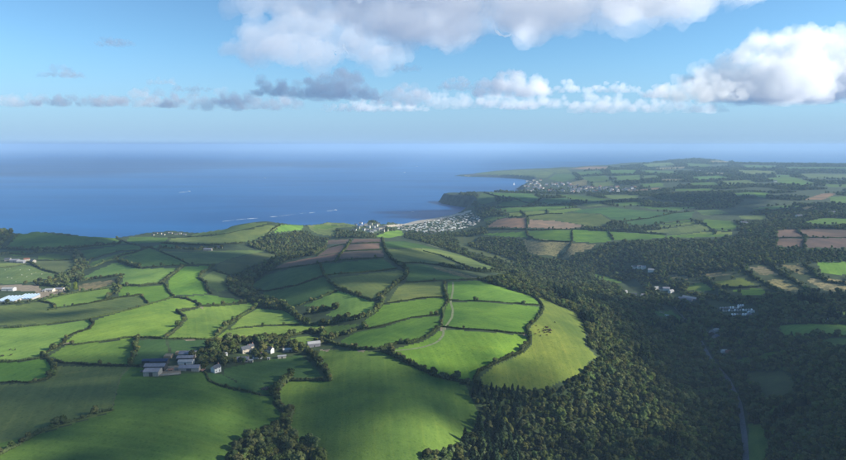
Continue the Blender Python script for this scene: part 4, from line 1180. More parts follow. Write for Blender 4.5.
# the trees that show largest stand singly: hedge trees first, then the nearest wood edge trees
NAMES = {'valley': 'leafy tree of the dark wood covering the near valley side at the bottom right', 'bottom': 'dark tree of the small wood at the bottom edge left of centre',
         'cottages': 'tree standing among the cottages right of the farm'}
cand = []
for (x, y, s, l) in TREES:
    cand.append((s * 10 / math.hypot(x, y) * 1.6, x, y, s, 'tree in the ' + ' '.join(l.split()[:13]), 'hedgerow trees', None))
single = np.zeros(len(WX), bool)
for i in np.nonzero((WU > -10) & (WU < 856) & (WV < 470))[0]:
    nm = WP[WW[i]][0]
    if nm in NAMES:
        cand.append((WS[i] * 10 / math.hypot(WX[i], WY[i]) * (1.5 if nm == 'cottages' else 1.0), WX[i], WY[i], WS[i], NAMES[nm], 'trees of the ' + nm + ' wood', i))
cand.sort(key=lambda c: -c[0])
bx_rest = []
for c in cand[:298]:
    pm = random.choice(CONIF) if (c[6] is not None and con[c[6]]) else None
    tree_at(c[1], c[2], c[3], c[4], c[5], pm)
    if c[6] is not None: single[c[6]] = True
for c in cand[298:]:
    if c[6] is None: bx_rest.append((c[1], c[2], c[3]))

# everything past those: one woodland, trees set out by geometry nodes
lib = bpy.data.collections.new('tree_library')
def lib_tree(tag_, cm, tm):
    bm = bmesh.new(); bm.from_mesh(cm); k = len(bm.faces); bm.from_mesh(tm)
    bm.faces.ensure_lookup_table()
    for f in bm.faces[k:]: f.material_index = 1
    me = bpy.data.meshes.new('woodland_tree'); bm.to_mesh(me); bm.free()
    me.materials.append(cm.materials[0]); me.materials.append(tm.materials[0])
    o = bpy.data.objects.new('woodland_tree_' + tag_, me); lib.objects.link(o)
for i, (cm, tm) in enumerate(PROTO): lib_tree('a%d' % i, cm, tm)
for i, (cm, tm) in enumerate(CONIF): lib_tree('b%d' % i, cm, tm)
rest = ~single
hx = np.array(bx_rest) if bx_rest else np.zeros((0, 3))
PX = np.concatenate([WX[rest], hx[:, 0]]); PY = np.concatenate([WY[rest], hx[:, 1]])
PZ = z_at(PX, PY)
PS = np.concatenate([WS[rest], hx[:, 2]])
PI = np.concatenate([np.where(con[rest], 7 + (rng.random(rest.sum()) < .5), rng.integers(0, 7, rest.sum())), rng.integers(0, 7, len(hx))])
def woodland(name, X, Y, Z, S, I):
    me = bpy.data.meshes.new(name)
    me.vertices.add(len(X)); me.vertices.foreach_set('co', np.stack([X, Y, Z], 1).astype(np.float32).ravel())
    a = me.attributes.new('tscale', 'FLOAT', 'POINT'); a.data.foreach_set('value', S.astype(np.float32))
    a = me.attributes.new('tkind', 'INT', 'POINT'); a.data.foreach_set('value', I.astype(np.int32))
    a = me.attributes.new('tturn', 'FLOAT_VECTOR', 'POINT')
    rot = np.stack([rng.normal(0, .04, len(X)), rng.normal(0, .04, len(X)), rng.uniform(0, 6.28, len(X))], 1)
    a.data.foreach_set('vector', rot.astype(np.float32).ravel())
    o = bpy.data.objects.new(name, me); COL.objects.link(o)
    ng = bpy.data.node_groups.new(name, 'GeometryNodeTree')
    ng.interface.new_socket('Geometry', in_out='INPUT', socket_type='NodeSocketGeometry')
    ng.interface.new_socket('Geometry', in_out='OUTPUT', socket_type='NodeSocketGeometry')
    gi = ng.nodes.new('NodeGroupInput'); go = ng.nodes.new('NodeGroupOutput')
    ci = ng.nodes.new('GeometryNodeCollectionInfo'); ci.inputs['Collection'].default_value = lib
    ci.inputs['Separate Children'].default_value = True; ci.inputs['Reset Children'].default_value = True
    ip = ng.nodes.new('GeometryNodeInstanceOnPoints'); ip.inputs['Pick Instance'].default_value = True
    def attr(n_, t):
        q = ng.nodes.new('GeometryNodeInputNamedAttribute'); q.data_type = t; q.inputs['Name'].default_value = n_
        return [s_ for s_ in q.outputs if s_.enabled and s_.name == 'Attribute'][0]
    ng.links.new(gi.outputs[0], ip.inputs['Points']); ng.links.new(ci.outputs[0], ip.inputs['Instance'])
    ng.links.new(attr('tkind', 'INT'), ip.inputs['Instance Index'])
    ng.links.new(attr('tturn', 'FLOAT_VECTOR'), ip.inputs['Rotation'])
    ng.links.new(attr('tscale', 'FLOAT'), ip.inputs['Scale'])
    ng.links.new(ip.outputs[0], go.inputs[0])
    o.modifiers.new('trees', 'NODES').node_group = ng
    o['kind'] = 'stuff'
    tag(o, 'dense dark green woodland filling the valley, the folds and the far slopes', 'woodland')
    return o
woodland('woodland', PX, PY, PZ, PS, PI)
print('TREES', len(PX), 'hedges', HN)

# ------------------------------------------------------------------ buildings
plain('white_render', (0.62, 0.60, 0.56), 0.8, 0.08, 0.8)
plain('cream_render', (0.54, 0.48, 0.39), 0.8, 0.12, 0.8)
plain('stone_wall', (0.30, 0.27, 0.23), 0.9, 0.25, 1.2)
plain('slate_roof', (0.085, 0.09, 0.105), 0.7, 0.25, 1.0)
plain('grey_sheet', (0.22, 0.215, 0.24), 0.6, 0.22, 0.5)
plain('pale_sheet', (0.36, 0.35, 0.34), 0.55, 0.15, 0.5)
plain('blue_sheet', (0.035, 0.05, 0.10), 0.5, 0.2, 0.5)
plain('dark_boards', (0.06, 0.055, 0.05), 0.85, 0.3, 1.0)
plain('roof_light', (0.60, 0.66, 0.70), 0.35, 0.08, 0.6)
plain('glass_dark', (0.03, 0.04, 0.05), 0.15, 0.1, 1.0, 0.5)
plain('glasshouse_pane', (0.25, 0.345, 0.46), 0.5, 0.12, 0.3, 0.2)
plain('white_paint', (0.80, 0.80, 0.78), 0.5, 0.05, 1.0)
plain('straw', (0.34, 0.25, 0.15), 0.95, 0.25, 0.8)
plain('brushwood', (0.16, 0.10, 0.07), 0.95, 0.4, 0.8)
plain('red_tile', (0.22, 0.10, 0.07), 0.85, 0.2, 1.0)
plain('brick_red', (0.30, 0.16, 0.12), 0.9, 0.2, 1.0)
def boxf(k): return [(k, k + 3, k + 2, k + 1), (k + 4, k + 5, k + 6, k + 7), (k, k + 1, k + 5, k + 4), (k + 1, k + 2, k + 6, k + 5), (k + 2, k + 3, k + 7, k + 6), (k + 3, k, k + 4, k + 7)]
def box(x0, x1, y0, y1, z0, z1):
    return [(x0, y0, z0), (x1, y0, z0), (x1, y1, z0), (x0, y1, z0), (x0, y0, z1), (x1, y0, z1), (x1, y1, z1), (x0, y1, z1)]
def part(name, boxes, mat, parent):
    V, F = [], []
    for b in boxes:
        F += boxf(len(V)); V += box(*b)
    return mesh_obj(name, V, F, mat, parent)
def gable_wall(L, Wd, h, rise, parent, mat):
    a, b = L / 2, Wd / 2
    V = [(-a, -b, -1.5), (a, -b, -1.5), (a, b, -1.5), (-a, b, -1.5), (-a, -b, h), (a, -b, h), (a, b, h), (-a, b, h), (-a, 0, h + rise), (a, 0, h + rise)]
    F = [(0, 1, 5, 4), (2, 3, 7, 6), (1, 2, 6, 9, 5), (3, 0, 4, 8, 7), (4, 5, 9, 8), (6, 7, 8, 9), (0, 3, 2, 1)]
    return mesh_obj('wall', V, F, mat, parent)
def gable_roof(L, Wd, h, rise, parent, mat, over=0.35, th=0.14):
    a, b = L / 2 + over, Wd / 2 + over
    dz = rise * over / (Wd / 2)
    e = 0.04
    V = []
    for s in (-1, 1):
        for x in (-a, a):
            V += [(x, s * b, h - dz + e), (x, 0, h + rise + e), (x, s * b, h - dz + e + th), (x, 0, h + rise + e + th)]
    F = []
    for k in (0, 8):
        F += [(k, k + 4, k + 5, k + 1), (k + 2, k + 3, k + 7, k + 6), (k, k + 2, k + 6, k + 4), (k, k + 1, k + 3, k + 2), (k + 4, k + 6, k + 7, k + 5)]
    return mesh_obj('roof', V, F, mat, parent)
def building(name, label, cat, group, u, v, L, Wd, h, rise, rot, wall, roof, style='house', xy=None):
    if xy is None:
        x, y, z = ground(u, v); x, y, z = x[0], y[0], z[0]
    else:
        x, y = xy; z = float(z_at(x, y))
    e = empty(name, (x, y, z), R(rot))
    gable_wall(L, Wd, h, rise, e, wall)
    rf = gable_roof(L, Wd, h, rise, e, roof)
    if style == 'house':
        n_ = max(1, int(L / 3.2))
        for s in (-1, 1):
            for fl in range(2 if h > 4 else 1):
                for i in range(n_):
                    xx = (i + .5) / n_ * L - L / 2
                    if fl == 0 and i == n_ // 2:
                        part('door', [(xx - .5, xx + .5, s * Wd / 2 - .03, s * Wd / 2 + .05, 0.02, 2.05)], 'dark_boards', e)
                    else:
                        w_ = part('window', [(xx - .55, xx + .55, s * Wd / 2 - .03, s * Wd / 2 + .04, .9 + fl * 2.5, 2.1 + fl * 2.5)], 'glass_dark', e)
                        part('sill', [(xx - .65, xx + .65, s * Wd / 2, s * Wd / 2 + .12, .78 + fl * 2.5, .89 + fl * 2.5)], 'white_paint', w_)
        part('chimney', [(L / 2 - 1.0, L / 2 - .3, -.35, .35, h + rise * .6, h + rise + 1.1)], 'brick_red', rf)
    elif style == 'barn':
        part('door', [(-L * .12, L * .12, -Wd / 2 - .06, -Wd / 2 + .02, 0.02, h * .82)], 'dark_boards', e)
    elif style == 'box':
        part('door', [(-.6, .6, -Wd / 2 - .06, -Wd / 2 + .02, 0.02, min(2.2, h * .85))], 'dark_boards', e)
    return tag(e, label, cat, group)

F_ = 'farm buildings'
B = building
B('barn', 'grey roofed barn at the left front corner of the farm', 'barn', F_, 153, 374.5, 13, 9, 4.2, 1.5, 2, 'stone_wall', 'grey_sheet', 'barn')
B('barn', 'long grey barn just behind the left front barn of the farm', 'barn', F_, 156, 369.6, 18, 8, 4.4, 1.5, 2, 'dark_boards', 'grey_sheet', 'barn')
B('barn', 'rear grey barn at the right of the farm', 'barn', F_, 188, 357, 15, 9, 4.6, 1.6, 3, 'stone_wall', 'grey_sheet', 'barn')
B('barn', 'dark middle barn between the rear barn and the pale roofed shed', 'barn', F_, 186, 360.8, 15, 7, 4.0, 1.2, 3, 'dark_boards', 'grey_sheet', 'barn')
B('barn', 'pale blue roofed shed in front of the right farm barns', 'barn', F_, 186.3, 364, 13.5, 6, 3.2, 1.0, 3, 'white_render', 'pale_sheet', 'box')
B('barn', 'long low stone shed at the right front of the farm', 'barn', F_, 190, 370, 18, 7, 3.2, 1.6, 4, 'stone_wall', 'grey_sheet', 'barn')
B('barn', 'long navy roofed shed at the back left of the farm', 'barn', F_, 160, 363.6, 15, 7, 3.6, 1.2, 3, 'dark_boards', 'blue_sheet', 'box')
B('shed', 'small navy shed at the far left of the farm', 'shed', F_, 147, 362.6, 7, 5, 2.6, .9, 4, 'dark_boards', 'blue_sheet', 'box')
B('house', 'small white house with its gable to the camera right of the farm', 'house', None, 216, 371.8, 7.5, 5.2, 4.4, 2.2, 62, 'white_render', 'slate_roof')
B('shed', 'small pale shed tilted among trees between farm and cottages', 'shed', None, 224.5, 356, 5, 4, 2.4, .9, 40, 'white_render', 'pale_sheet', 'box')
def heap(name, label, cat, u, v, sx_, sy_, h, mat, seed):
    x, y, z = ground(u, v)
    cells = []
    rs_ = random.Random(seed)
    for i in range(16):
        cells.append((rs_.uniform(-.5, .5) * sx_, rs_.uniform(-.5, .5) * sy_, h * .25, sx_ * .2, sy_ * .22, h * rs_.uniform(.5, .8)))
    vv, ff = lumps(cells, IC2, seed, .35)
    o = mesh_obj(name, vv, ff, mat); o.location = (x[0], y[0], z[0])
    return tag(o, label, cat)
def bale_stack(label, u, v, nx, ny, nz, rot):
    x, y, z = ground(u, v); e = empty('straw_stack', (x[0], y[0], z[0]), R(rot))
    me = None
    for k in range(nz):
        for i in range(nx):
            for j in range(ny):
                if me is None:
                    o = part('straw_bale', [(-1.17, 1.17, -.57, .57, 0, .88)], 'straw', e); me = o.data
                else:
                    o = bpy.data.objects.new('straw_bale', me); COL.objects.link(o); o.parent = e
                o.location = ((i - (nx - 1) / 2) * 2.42 + random.uniform(-.05, .05), (j - (ny - 1) / 2) * 1.2, k * .9 - .1)
    return tag(e, label, 'straw stack', 'straw stacks behind the farm')
bale_stack('tan straw stack behind the left of the farm yard', 168.5, 357.5, 3, 6, 3, 4)
bale_stack('tan straw stack behind the rear right farm barn', 181, 354, 4, 4, 3, 4)
heap('brush_heap', 'brown heap of brushwood in the cottage field', 'heap', 265, 389, 6, 3.5, 1.6, 'brushwood', 4)

plain('stone_render', (0.46, 0.40, 0.32), 0.85, 0.2, 0.8)
C_ = 'cottages beside the farm'
B('cottage', 'pale gabled cottage among trees, tallest of the cottages', 'cottage', C_, 246, 352.6, 9, 6, 4.6, 2.4, 38, 'stone_render', 'slate_roof')
B('cottage', 'small cottage close behind the tall pale cottage', 'cottage', C_, 250.5, 349, 6, 5, 3.4, 2.0, 38, 'stone_render', 'slate_roof')
B('cottage', 'long grey roofed cottage at the field edge below the pale cottage', 'cottage', C_, 243, 361.2, 11, 5.5, 2.8, 1.8, 8, 'stone_wall', 'grey_sheet')
B('shed', 'tiny white shed at the end of the long grey cottage', 'shed', C_, 251.5, 362, 3, 2.5, 2.2, .5, 8, 'cream_render', 'pale_sheet', 'box')
B('cottage', 'blue grey roofed bungalow right of the long grey cottage', 'cottage', C_, 257.5, 358, 9, 6, 2.8, 1.9, 12, 'white_render', 'slate_roof')
B('cottage', 'dark roofed cottage with a light gable among the middle trees', 'cottage', C_, 269.5, 352.6, 8, 5.5, 4.2, 2.2, -25, 'white_render', 'slate_roof')
B('shed', 'little white hut on the edge of the cottage field', 'shed', C_, 268.7, 359.6, 2.6, 2.2, 2.0, .4, 10, 'cream_render', 'pale_sheet', 'box')
B('shed', 'long low white shed on the edge of the cottage field', 'shed', C_, 282, 358, 8, 3.5, 2.4, .5, 14, 'cream_render', 'pale_sheet', 'box')
B('barn', 'long pale roofed outbuilding left of the large pale barn', 'barn', C_, 290, 351.4, 14, 5, 2.8, 1.1, 16, 'stone_wall', 'pale_sheet', 'box')
B('shed', 'small navy roofed shed beside the large pale barn', 'shed', C_, 300, 348.8, 5, 4, 2.6, .9, 16, 'dark_boards', 'blue_sheet', 'box')
B('barn', 'large pale corrugated barn at the right end of the cottages', 'barn', C_, 314, 346.2, 13, 8, 4.0, 1.6, 18, 'grey_sheet', 'pale_sheet', 'box')
B('cottage', 'stone cottage half hidden behind the middle trees', 'cottage', C_, 262, 349.4, 7, 5, 3.6, 2.0, 70, 'stone_wall', 'slate_roof')

# glasshouses and sheds at the left edge
def glasshouse(label, u, v, L, Wd, spans, rot):
    x, y, z = ground(u, v); e = empty('glasshouse', (x[0], y[0], z[0]), R(rot))
    part('wall', [(-L / 2, L / 2, -Wd / 2, Wd / 2, -1.5, 2.6)], 'pale_sheet', e)
    w = L / spans
    for i in range(spans):
        xa, xb = -L / 2 + i * w, -L / 2 + (i + 1) * w; xm = (xa + xb) / 2
        b = Wd / 2 + .15
        V = [(xa + .06, -b, 2.66), (xb - .06, -b, 2.66), (xm, -b, 2.66 + w * .28), (xa + .06, b, 2.66), (xb - .06, b, 2.66), (xm, b, 2.66 + w * .28)]
        rf = mesh_obj('roof_span', V, [(0, 1, 2), (3, 5, 4), (0, 2, 5, 3), (1, 4, 5, 2), (0, 3, 4, 1)], 'glasshouse_pane', e)
        part('ridge_bar', [(xm - .12, xm + .12, -b - .03, b + .03, 2.62 + w * .28, 2.76 + w * .28)], 'white_paint', rf)
    return tag(e, label, 'glasshouse', 'glasshouses at the left')
glasshouse('left block of the pale blue ridged glasshouse', 10.5, 300.5, 24, 30, 5, 6)
glasshouse('right block of the pale blue ridged glasshouse', 27.5, 298.3, 22, 27, 5, 6)
B('shed', 'white roofed shed behind the glasshouse at the left edge', 'shed', 'sheds around the glasshouses', 9, 290.4, 17, 9, 3.4, 1.6, 5, 'white_render', 'pale_sheet', 'box')
B('shed', 'left of the two pale roofed sheds right of the glasshouse', 'shed', 'sheds around the glasshouses', 50, 291.4, 12, 9, 3.4, 1.4, 5, 'cream_render', 'pale_sheet', 'box')
B('shed', 'right of the two pale roofed sheds right of the glasshouse', 'shed', 'sheds around the glasshouses', 60, 290.6, 12, 8, 3.4, 1.4, 5, 'cream_render', 'grey_sheet', 'box')
B('shed', 'tiny white cabin beside the glasshouse', 'shed', 'sheds around the glasshouses', 44.5, 291.6, 4, 4, 2.6, .5, 5, 'white_render', 'pale_sheet', 'box')
x, y, z = ground(76, 292.4)
tree_at(x[0], y[0], 0.95, 'tall bright yellow green tree beside the bare earth strip at the left', None, YELLOW, sz=1.25)

H_ = 'hamlet at the left edge'
for i, (u, v, L, rot, wl, rf_, lb) in enumerate([(8, 261, 10, 10, 'stone_wall', 'slate_roof', 'leftmost house of the hamlet at the left edge'), (15, 262, 16, 4, 'grey_sheet', 'grey_sheet', 'long grey shed in the middle of the left hamlet'),
        (21, 263, 13, 4, 'grey_sheet', 'pale_sheet', 'pale roofed shed right of the long shed in the left hamlet'), (27, 261, 10, 30, 'cream_render', 'red_tile', 'red roofed house of the left hamlet'), (33, 262.4, 9, -20, 'stone_wall', 'slate_roof', 'rightmost house of the left hamlet')]):
    B('house' if rf_ in ('slate_roof', 'red_tile') else 'shed', lb, 'house' if rf_ in ('slate_roof', 'red_tile') else 'shed', H_, u, v, L, 8, 4.0, 2.2, rot, wl, rf_, 'box')
B('barn', 'grey barn in the tree belt of the left coast fields', 'barn', None, 208, 250.6, 18, 8, 4, 1.8, 3, 'stone_wall', 'grey_sheet', 'box')
B('house', 'cream house at the right end of the left coast tree belt', 'house', None, 220, 248.6, 11, 7, 4.6, 2.2, 5, 'cream_render', 'slate_roof', 'box')

# ---- far houses: one plain house (wall, roof) copied
def far_house(u, v, L, Wd, h, rot, wall, roof, name, label, cat, group, xy=None):
    return B(name, label, cat, group, u, v, L, Wd, h, Wd * .3, rot, wall, roof, 'none', xy)
rs = random.Random(12)
for X_, Y_ in [(475,35),(487,56),(505,60),(521,66),(536,70),(552,60),(568,54),(585,48),(600,44),(616,40),(470,18),(500,28),(530,22),(440,28),(455,44),(560,30),(575,22),(545,42),(515,40),(600,62),(430,60),(625,58)]:
    far_house(282 + X_ / 5.97, 221 + Y_ / 5.97, rs.uniform(9, 15), 7.5, rs.uniform(4.5, 6), rs.uniform(-25, 25), rs.choice(['white_render', 'white_render', 'cream_render']), rs.choice(['slate_roof', 'grey_sheet']),
              'village_house', 'white house of the village on the slope left of the beach', 'house', 'village houses left of the beach')
for i in range(9):
    far_house(152 + i * 4 + rs.uniform(-1, 1), 233.8 + rs.uniform(-.6, 1.6), rs.uniform(6, 8), 4, 2.6, rs.uniform(-20, 20), rs.choice(['cream_render', 'stone_wall']), rs.choice(['grey_sheet', 'slate_roof']),
              'chalet', 'small cream chalet on the cliff top at the left coast', 'chalet', 'cliff top chalets')
town = [(527, 180), (546, 181), (569, 183.5), (583, 187), (617, 187), (636, 188), (634, 191), (590, 193.5), (556, 192), (527, 191.5), (521, 189.8), (524, 186)]
k = 0
while k < 170:
    u, v = rs.uniform(520, 637), rs.uniform(180, 193.5)
    if not in_poly(np.array([u]), np.array([v]), town)[0]: continue
    if vnoise(np.array([u / 9.0]), np.array([v / 3.0]), s=3)[0] < -0.3: continue
    k += 1
    far_house(u, v, rs.uniform(10, 20), rs.uniform(8, 11), rs.uniform(6, 9), rs.uniform(-30, 30), rs.choice(['white_render', 'white_render', 'cream_render', 'cream_render', 'stone_wall']), rs.choice(['slate_roof', 'slate_roof', 'grey_sheet', 'red_tile']),
              'town_house', 'small pale house of the far harbour town above the bay', 'house', 'houses of the far harbour town')
for u, v, lb in [(832, 214, 'white farmhouse among the woods near the right edge'), (799, 217.5, 'lone white house in the far woods at the right'), (744, 224.5, 'white house at the edge of the far dark fields'),
                 (775, 182, 'pale farm building by the far lit field at the right'), (700, 171, 'tiny white house on the far plateau'), (660, 176, 'tiny pale house on the far plateau right of the harbour town')]:
    far_house(u, v, 18, 10, 6, 5, 'white_render', 'slate_roof', 'farmhouse', lb, 'house', None)
V_ = 'buildings along the wooded valley'
for u, v, L, Wd, h, rot, wl, rf_, lb in [(634.5, 268.3, 12, 8, 4.5, 2, 'white_render', 'slate_roof', 'leftmost white house in the row high in the valley wood'), (639.5, 268.2, 9, 8, 4.5, 2, 'white_render', 'slate_roof', 'second white house in the row high in the valley wood'),
        (643.5, 268.6, 9, 8, 4.5, -5, 'white_render', 'grey_sheet', 'third white house in the row high in the valley wood'), (651, 271.6, 12, 8, 4.5, -30, 'white_render', 'pale_sheet', 'rightmost white house in the row high in the valley wood'),
        (656, 289.4, 9, 7, 4, 10, 'white_render', 'pale_sheet', 'white building at the left of the valley hamlet'), (661, 290.4, 9, 7, 4, -20, 'cream_render', 'slate_roof', 'cream house in the valley hamlet'), (666, 290, 13, 8, 4, -10, 'white_render', 'grey_sheet', 'long white building in the valley hamlet'),
        (671, 292.6, 9, 7, 4, 20, 'white_render', 'pale_sheet', 'white house at the right of the valley hamlet'), (625, 293, 8, 6, 4, 15, 'white_render', 'pale_sheet', 'small white house among trees left of the valley road'), (634, 296, 9, 6, 4, -15, 'cream_render', 'slate_roof', 'cream house among trees left of the valley road'),
        (643, 296.6, 7, 6, 4, 5, 'white_render', 'grey_sheet', 'low white house among trees beside the valley road'), (618, 290, 10, 6, 4, 30, 'cream_render', 'slate_roof', 'pale house deep in the trees left of the valley hamlet'),
        (685.5, 300.8, 24, 8, 4, -42, 'grey_sheet', 'grey_sheet', 'near one of the two long blue grey sheds in the valley'), (689.5, 299.6, 24, 8, 4, -42, 'grey_sheet', 'pale_sheet', 'far one of the two long blue grey sheds in the valley'),
        (712, 334.8, 13, 8, 4, 60, 'dark_boards', 'slate_roof', 'dark blue roofed building by the valley road'), (715.5, 338.6, 10, 7, 4, 40, 'stone_wall', 'blue_sheet', 'navy building just below the dark roofed one by the valley road'), (716, 331.4, 7, 5, 3.4, 10, 'white_render', 'pale_sheet', 'small white building above the dark roofed one by the valley road'),
        (724, 352.6, 7, 5, 3, 0, 'white_render', 'pale_sheet', 'tiny white shed in the valley clearing'), (728.6, 353.4, 7, 5, 3.2, 0, 'brick_red', 'red_tile', 'tiny red brick house in the valley clearing'), (700.5, 331, 8, 6, 3.4, 40, 'white_render', 'pale_sheet', 'white shed on the valley road among trees'),
        (823, 321.4, 11, 6, 3, 0, 'white_render', 'pale_sheet', 'white shed above the dark sloping field at the right edge')]:
    far_house(u, v, L, Wd, h, rot, wl, rf_, 'valley_building', lb, 'building', V_)

# ---- caravans: one built, then copied
def caravan_mesh(name, roof, body='white_paint'):
    V, F, M = [], [], []
    prof = [(-1.7, .45), (1.7, .45), (1.75, 2.6), (1.5, 2.95), (0, 3.25), (-1.5, 2.95), (-1.75, 2.6)]
    for xx in (-5.0, 5.0):
        V += [(xx, a, b) for a, b in prof]
    q = len(prof)
    for i in range(q):
        j = (i + 1) % q
        F.append((i, j, q + j, q + i)); M.append(1 if i in (2, 3, 4, 5) else 0)
    F += [tuple(range(q))[::-1], tuple(range(q, 2 * q))]; M += [0, 0]
    for s in (-1, 1):
        for xx in (-3.4, -1.1, 1.2, 3.5):
            k = len(V); y0 = s * 1.76
            V += box(xx - .6, xx + .6, min(y0 - .04 * s, y0 + .04 * s), max(y0 - .04 * s, y0 + .04 * s), 1.3, 2.2); F += boxf(k); M += [2] * 6
    for sx_ in (-3, 3):
        k = len(V); V += box(sx_ - .3, sx_ + .3, -1.4, 1.4, -.6, .5); F += boxf(k); M += [2] * 6
    me = bpy.data.meshes.new(name); me.from_pydata(V, [], F)
    for mt in (body, roof, 'glass_dark'): me.materials.append(MATS[mt])
    me.polygons.foreach_set('material_index', M); me.update()
    return me
CM = [caravan_mesh('caravan', r_, b_) for r_, b_ in (('pale_sheet', 'white_paint'), ('white_paint', 'white_paint'), ('grey_sheet', 'cream_render'), ('roof_light', 'white_render'), ('grey_sheet', 'stone_wall'), ('slate_roof', 'cream_render'))]
def caravan(x, y, rot, label, group, s=1.0):
    o = bpy.data.objects.new('caravan', rs.choice(CM)); COL.objects.link(o)
    o.location = (x, y, float(z_at(x, y))); o.rotation_euler = (0, 0, rot); o.scale = (s, s, s)
    return tag(o, label, 'caravan', group)
site = [(396, 225.6), (420, 222.4), (445, 217.2), (468, 212.6), (476, 215), (482, 220), (474, 226), (452, 231), (430, 233.6), (410, 231), (398, 229)]
a0 = R(24)
pos = []
for i in range(-60, 60):
    for j in range(-60, 60):
        px_, py_ = i * 13.5, j * 12.0
        if rs.random() < .1: continue
        xx = 60 + px_ * math.cos(a0) - py_ * math.sin(a0) + rs.uniform(-2.5, 2.5); yy = 2100 + px_ * math.sin(a0) + py_ * math.cos(a0) + rs.uniform(-2, 2)
        pos.append((xx, yy))
pos = np.array(pos); pu, pv = project(pos[:, 0], pos[:, 1], z_at(pos[:, 0], pos[:, 1]))
ins = in_poly(pu, pv, site) & (z_at(pos[:, 0], pos[:, 1]) > 1.0)
pos = pos[ins]; rs.shuffle(list(pos))
order = rng.permutation(len(pos))[:285]
for i in order:
    caravan(pos[i, 0], pos[i, 1], a0 + rs.choice([0, 0, math.pi / 2]) + rs.uniform(-.15, .15), 'pale static caravan in the crowded site behind the beach', 'caravans behind the beach', rs.uniform(.7, .95))
for (u, v), lb in zip([(662, 313), (667, 316), (672, 318.6)], ['leftmost', 'middle', 'rightmost']):
    x, y, z = ground(u, v)
    caravan(x[0], y[0], R(-30), lb + ' of the three white caravans in the dark valley meadow', 'caravans in the valley meadow', .7)
for r_i, (ua, va, ub, vb, n_) in enumerate([(719, 309, 742, 308, 9), (722, 311.5, 753, 310.6, 11), (731, 315.6, 752, 315, 8), (737, 306.4, 744, 306.2, 3), (747, 313, 755, 312, 3)]):
    for i in range(n_):
        t = (i + .5) / n_
        x, y, z = ground(ua + (ub - ua) * t, va + (vb - va) * t)
        caravan(x[0], y[0], R(60) + rs.uniform(-.2, .2), 'white caravan of the small park among trees in the right valley', 'caravans in the valley park', .8)

# ------------------------------------------------------------------ lanes and tracks
def ribbon(name, pts, width, mat, lift=0.12):
    P = poly_ground(pts, 1.5)
    x, y, ln = resample(P, 4.0)
    # ease the kinks out of the traced line
    for _ in range(3):
        x[1:-1] = (x[:-2] + x[1:-1] * 2 + x[2:]) / 4; y[1:-1] = (y[:-2] + y[1:-1] * 2 + y[2:]) / 4
    dx, dy = np.gradient(x), np.gradient(y); l = np.hypot(dx, dy) + 1e-6
    V, F = [], []
    cols = (-.5, 0, .5)
    for c in cols:
        xx, yy = x - dy / l * width * c, y + dx / l * width * c
        V.append(np.stack([xx, yy, z_at(xx, yy) + lift], 1))
    m_ = len(x); V = np.concatenate(V)
    f = [(c * m_ + i, c * m_ + i + 1, (c + 1) * m_ + i + 1, (c + 1) * m_ + i) for c in range(2) for i in range(m_ - 1)]
    return structure(mesh_obj(name, V, np.array(f)[:, ::-1], mat))
ribbon('track', [(453, 282), (453, 290), (450.6, 302.6), (453, 310), (452, 317.6), (448, 323.5), (443, 329.4), (444, 334.4), (438, 342), (428, 346), (414, 349), (399, 350.4), (386, 351.6)], 2.6, 'track_earth')
ribbon('lane', [(408, 239), (423, 242.6), (433, 246), (448, 250), (463, 254), (470, 257.5)], 7, 'track_earth')
ribbon('road', [(748, 520), (746, 460), (744.7, 439), (742, 418), (739, 402), (728, 379), (712, 361), (700, 340), (688, 322), (676, 308), (664, 293)], 5.0, 'asphalt')
ribbon('track', [(106, 298.5), (112, 293), (117, 288)], 4, 'track_earth')

# ------------------------------------------------------------------ cattle and sheep
def skin_animal(name, mats, body, legs, head, seed):
    """one continuous body: barrel, neck, head and four jointed legs"""
    pts = [p for p, r in body]; rad = [r for p, r in body]
    edges = [(i, i + 1) for i in range(len(body) - 1)]
    def chain(root, chain_pts):
        k = root
        for p, r in chain_pts:
            pts.append(p); rad.append(r); edges.append((k, len(pts) - 1)); k = len(pts) - 1
    for root, ch in legs: chain(root, ch)
    chain(len(body) - 1, head)
    me = bpy.data.meshes.new(name); me.from_pydata(pts, edges, []); me.update()
    o = bpy.data.objects.new(name, me); COL.objects.link(o)
    o.modifiers.new('s', 'SKIN')
    for i, sv_ in enumerate(me.skin_vertices[0].data):
        sv_.radius = (rad[i], rad[i]); sv_.use_root = (i == 1)
    sd = o.modifiers.new('d', 'SUBSURF'); sd.levels = 1; sd.render_levels = 1
    dg = bpy.context.evaluated_depsgraph_get()
    me2 = bpy.data.meshes.new_from_object(o.evaluated_get(dg))
    bpy.data.objects.remove(o)
    me2.polygons.foreach_set('use_smooth', np.ones(len(me2.polygons), bool))
    me2.materials.clear(); me2.materials.append(MATS[mats])
    return me2
plain('dark_hide', (0.025, 0.018, 0.014), 0.8, 0.4, 1.0)
plain('brown_hide', (0.10, 0.045, 0.02), 0.8, 0.3, 1.0)
plain('fleece', (0.62, 0.58, 0.50), 0.95, 0.15, 1.5)
